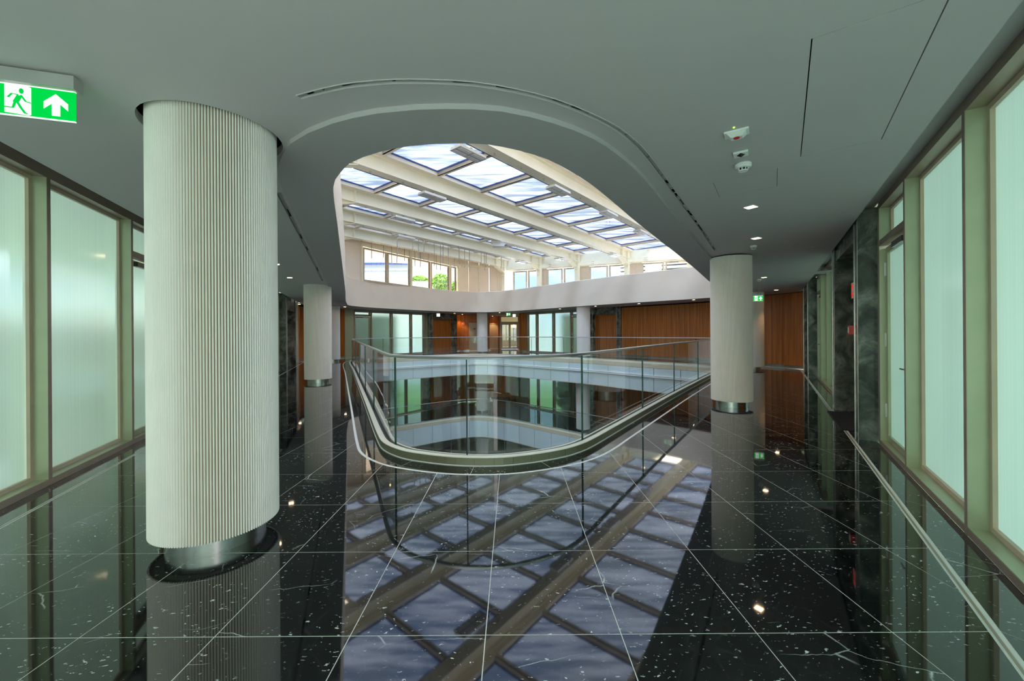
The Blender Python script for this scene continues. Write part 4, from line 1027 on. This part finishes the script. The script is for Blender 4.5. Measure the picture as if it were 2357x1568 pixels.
# ------------------------------------------------------------------ outdoors
g = G(); g.box(-60, 60, -40, 80, -8.4, -8.15); struct('ground_outside', g, 'ground_grass')
def neighbour(F, s0, s1, t, z0, z1, lb, nm, step=1.35):
    root = empty(nm, F.p((s0+s1)/2, t, z0), lb, 'building')
    g = G(); g.fbox(F, s0, s1, t-.3, t, z0, z1); build('wall', g, 'outdoor_white', root)
    z = z0+step
    while z < z1:
        g = G(); g.fbox(F, s0, s1, t, t+.02, z, z+.02); build('joint_strip', g, 'outdoor_grey', root); z += step
    return root
neighbour(FL, -8, 30, -6.5, -8, 1.75, 'pale panelled building wall outside the left windows', 'neighbour_building')
neighbour(FR, -8, 26, -6.0, -8, 1.75, 'pale panelled building wall outside the right windows', 'neighbour_building')
def hedge(c, r, n_, lb, nm='hedge', sx=1., sy=1., sz=1., leaf=.09, mat='leaf_green', base=None):
    base = c[2]-r*sz if base is None else base
    root = empty(nm, (c[0], c[1], base), lb, 'plant'); g = G()
    for i in range(n_):
        a = random.uniform(0, 2*pi); b = math.acos(random.uniform(-1, 1)); q = r*(.55+.45*random.random()**.5)
        p = Vector((c[0]+q*sx*sin(b)*cos(a), c[1]+q*sy*sin(b)*sin(a), c[2]+q*sz*cos(b)))
        u = Vector((random.uniform(-1, 1), random.uniform(-1, 1), random.uniform(-1, 1))).normalized(); w = u.orthogonal().normalized()
        g.add([p-u*leaf, p+w*leaf*.45, p+u*leaf, p-w*leaf*.45], [(0, 1, 2, 3)])
    build('foliage', g, mat, root)
    g = G(); g.tube([(c[0], c[1], base), (c[0], c[1], c[2])], .05, 6); build('stem', g, 'bark', root)
hedge(FL.p(6, -3.5, .3), 1.0, 1800, 'clipped green hedge outside the nearest left windows', sx=1.5, sy=5.5, sz=.9, leaf=.12)
hedge(FLF.p(3.2, -3.5, .3), 1.0, 1500, 'green hedge outside the far left windows', sx=1.8, sy=2.2, sz=.8, leaf=.12)
hedge(FRF.p(2.6, -3.6, -3.0), 1.6, 2500, 'green bushes outside the right far windows one floor down', sx=1.4, sy=1.4, sz=1.1, leaf=.14)
hedge(FLF.p(3, -4.0, -3.0), 1.6, 2500, 'green bushes outside the left far windows one floor down', sx=1.5, sy=1.8, sz=1.1, leaf=.14)
neighbour(FLF, -4, 9, -8.0, -8, 2.9, 'pale building outside the far left windows', 'neighbour_building')
neighbour(FRF, -2, 12, -7.0, -8, 2.9, 'pale building outside the far right windows', 'neighbour_building')
# roof terrace seen through the upper windows
bk = dict(leaf=.11, mat='leaf_bright', base=4.13)
hedge((-5.55, 31.0, 5.35), .72, 1100, 'bright green bamboo shrub behind the fourth upper window', 'bamboo_shrub', **bk)
hedge((-4.45, 32.2, 5.2), .5, 600, 'bright green shrub behind the narrow upper window', 'bamboo_shrub', **bk)
hedge((-7.6, 32.7, 5.75), .42, 800, 'low green planting behind the third upper window', 'bamboo_shrub', sx=1.8, **bk)
g = G(); g.box(-8.5, -6.7, 31.6, 31.9, 4.13, 5.55); o = build('planter_wall', g, 'outdoor_white'); o['label'] = 'low white planter wall outside the third upper window'; o['category'] = 'planter'
root = empty('terrace_building', (-15, 35, 4.13), 'white and grey building behind the two leftmost upper windows', 'building')
g = G(); g.box(-24, -9.0, 34, 36, 4.13, 6.1); build('wall', g, 'outdoor_white', root)
g = G(); g.box(-24, -9.0, 34.2, 36, 6.1, 7.35); build('window_band', g, 'outdoor_grey', root)
g = G(); g.box(-24, -9.0, 34.0, 36, 7.35, 7.5); build('parapet', g, 'gasket_blue', root)
g = G(); g.box(-24, -9.0, 34.1, 34.2, 6.85, 6.93); build('rail', g, 'outdoor_white', root)
for z in (7.75, 8.1): g = G(); g.box(-24, -7.0, 33.9, 34.0, z, z+.05); build('rail', g, 'outdoor_grey', root)
for x in (-22, -19, -16, -13, -10, -7.05): g = G(); g.box(x, x+.05, 33.9, 34.0, 4.13 if x > -8 else 7.5, 8.1); build('rail_post', g, 'outdoor_grey', root)
def louvres(F, s0, s1, t, lb):
    root = empty('louvre_screen', F.p((s0+s1)/2, t, 4.13), lb, 'screen')
    g = G(); g.fbox(F, s0-.1, s0, t-.1, t+.1, 4.13, 7.2); g.fbox(F, s1, s1+.1, t-.1, t+.1, 4.13, 7.2); build('post', g, 'outdoor_white', root)
    g = G(); g.fbox(F, s0, s1, t-.5, t-.45, 4.13, 7.2); build('backing', g, 'gasket', root)
    z = 4.2
    while z < 7.1:
        g = G(); g.hexa([F.p(s0, t-.12, z), F.p(s1, t-.12, z), F.p(s1, t+.05, z+.02), F.p(s0, t+.05, z+.02), F.p(s0, t-.12, z+.16), F.p(s1, t-.12, z+.16), F.p(s1, t+.05, z+.18), F.p(s0, t+.05, z+.18)]); build('slat', g, 'outdoor_white', root); z += .25
louvres(UR, 10.2, 16.5, -1.6, 'white louvred screen outside the two rightmost upper windows')
louvres(UR, 7.6, 9.2, -1.6, 'narrow white louvred screen outside the middle right upper windows')
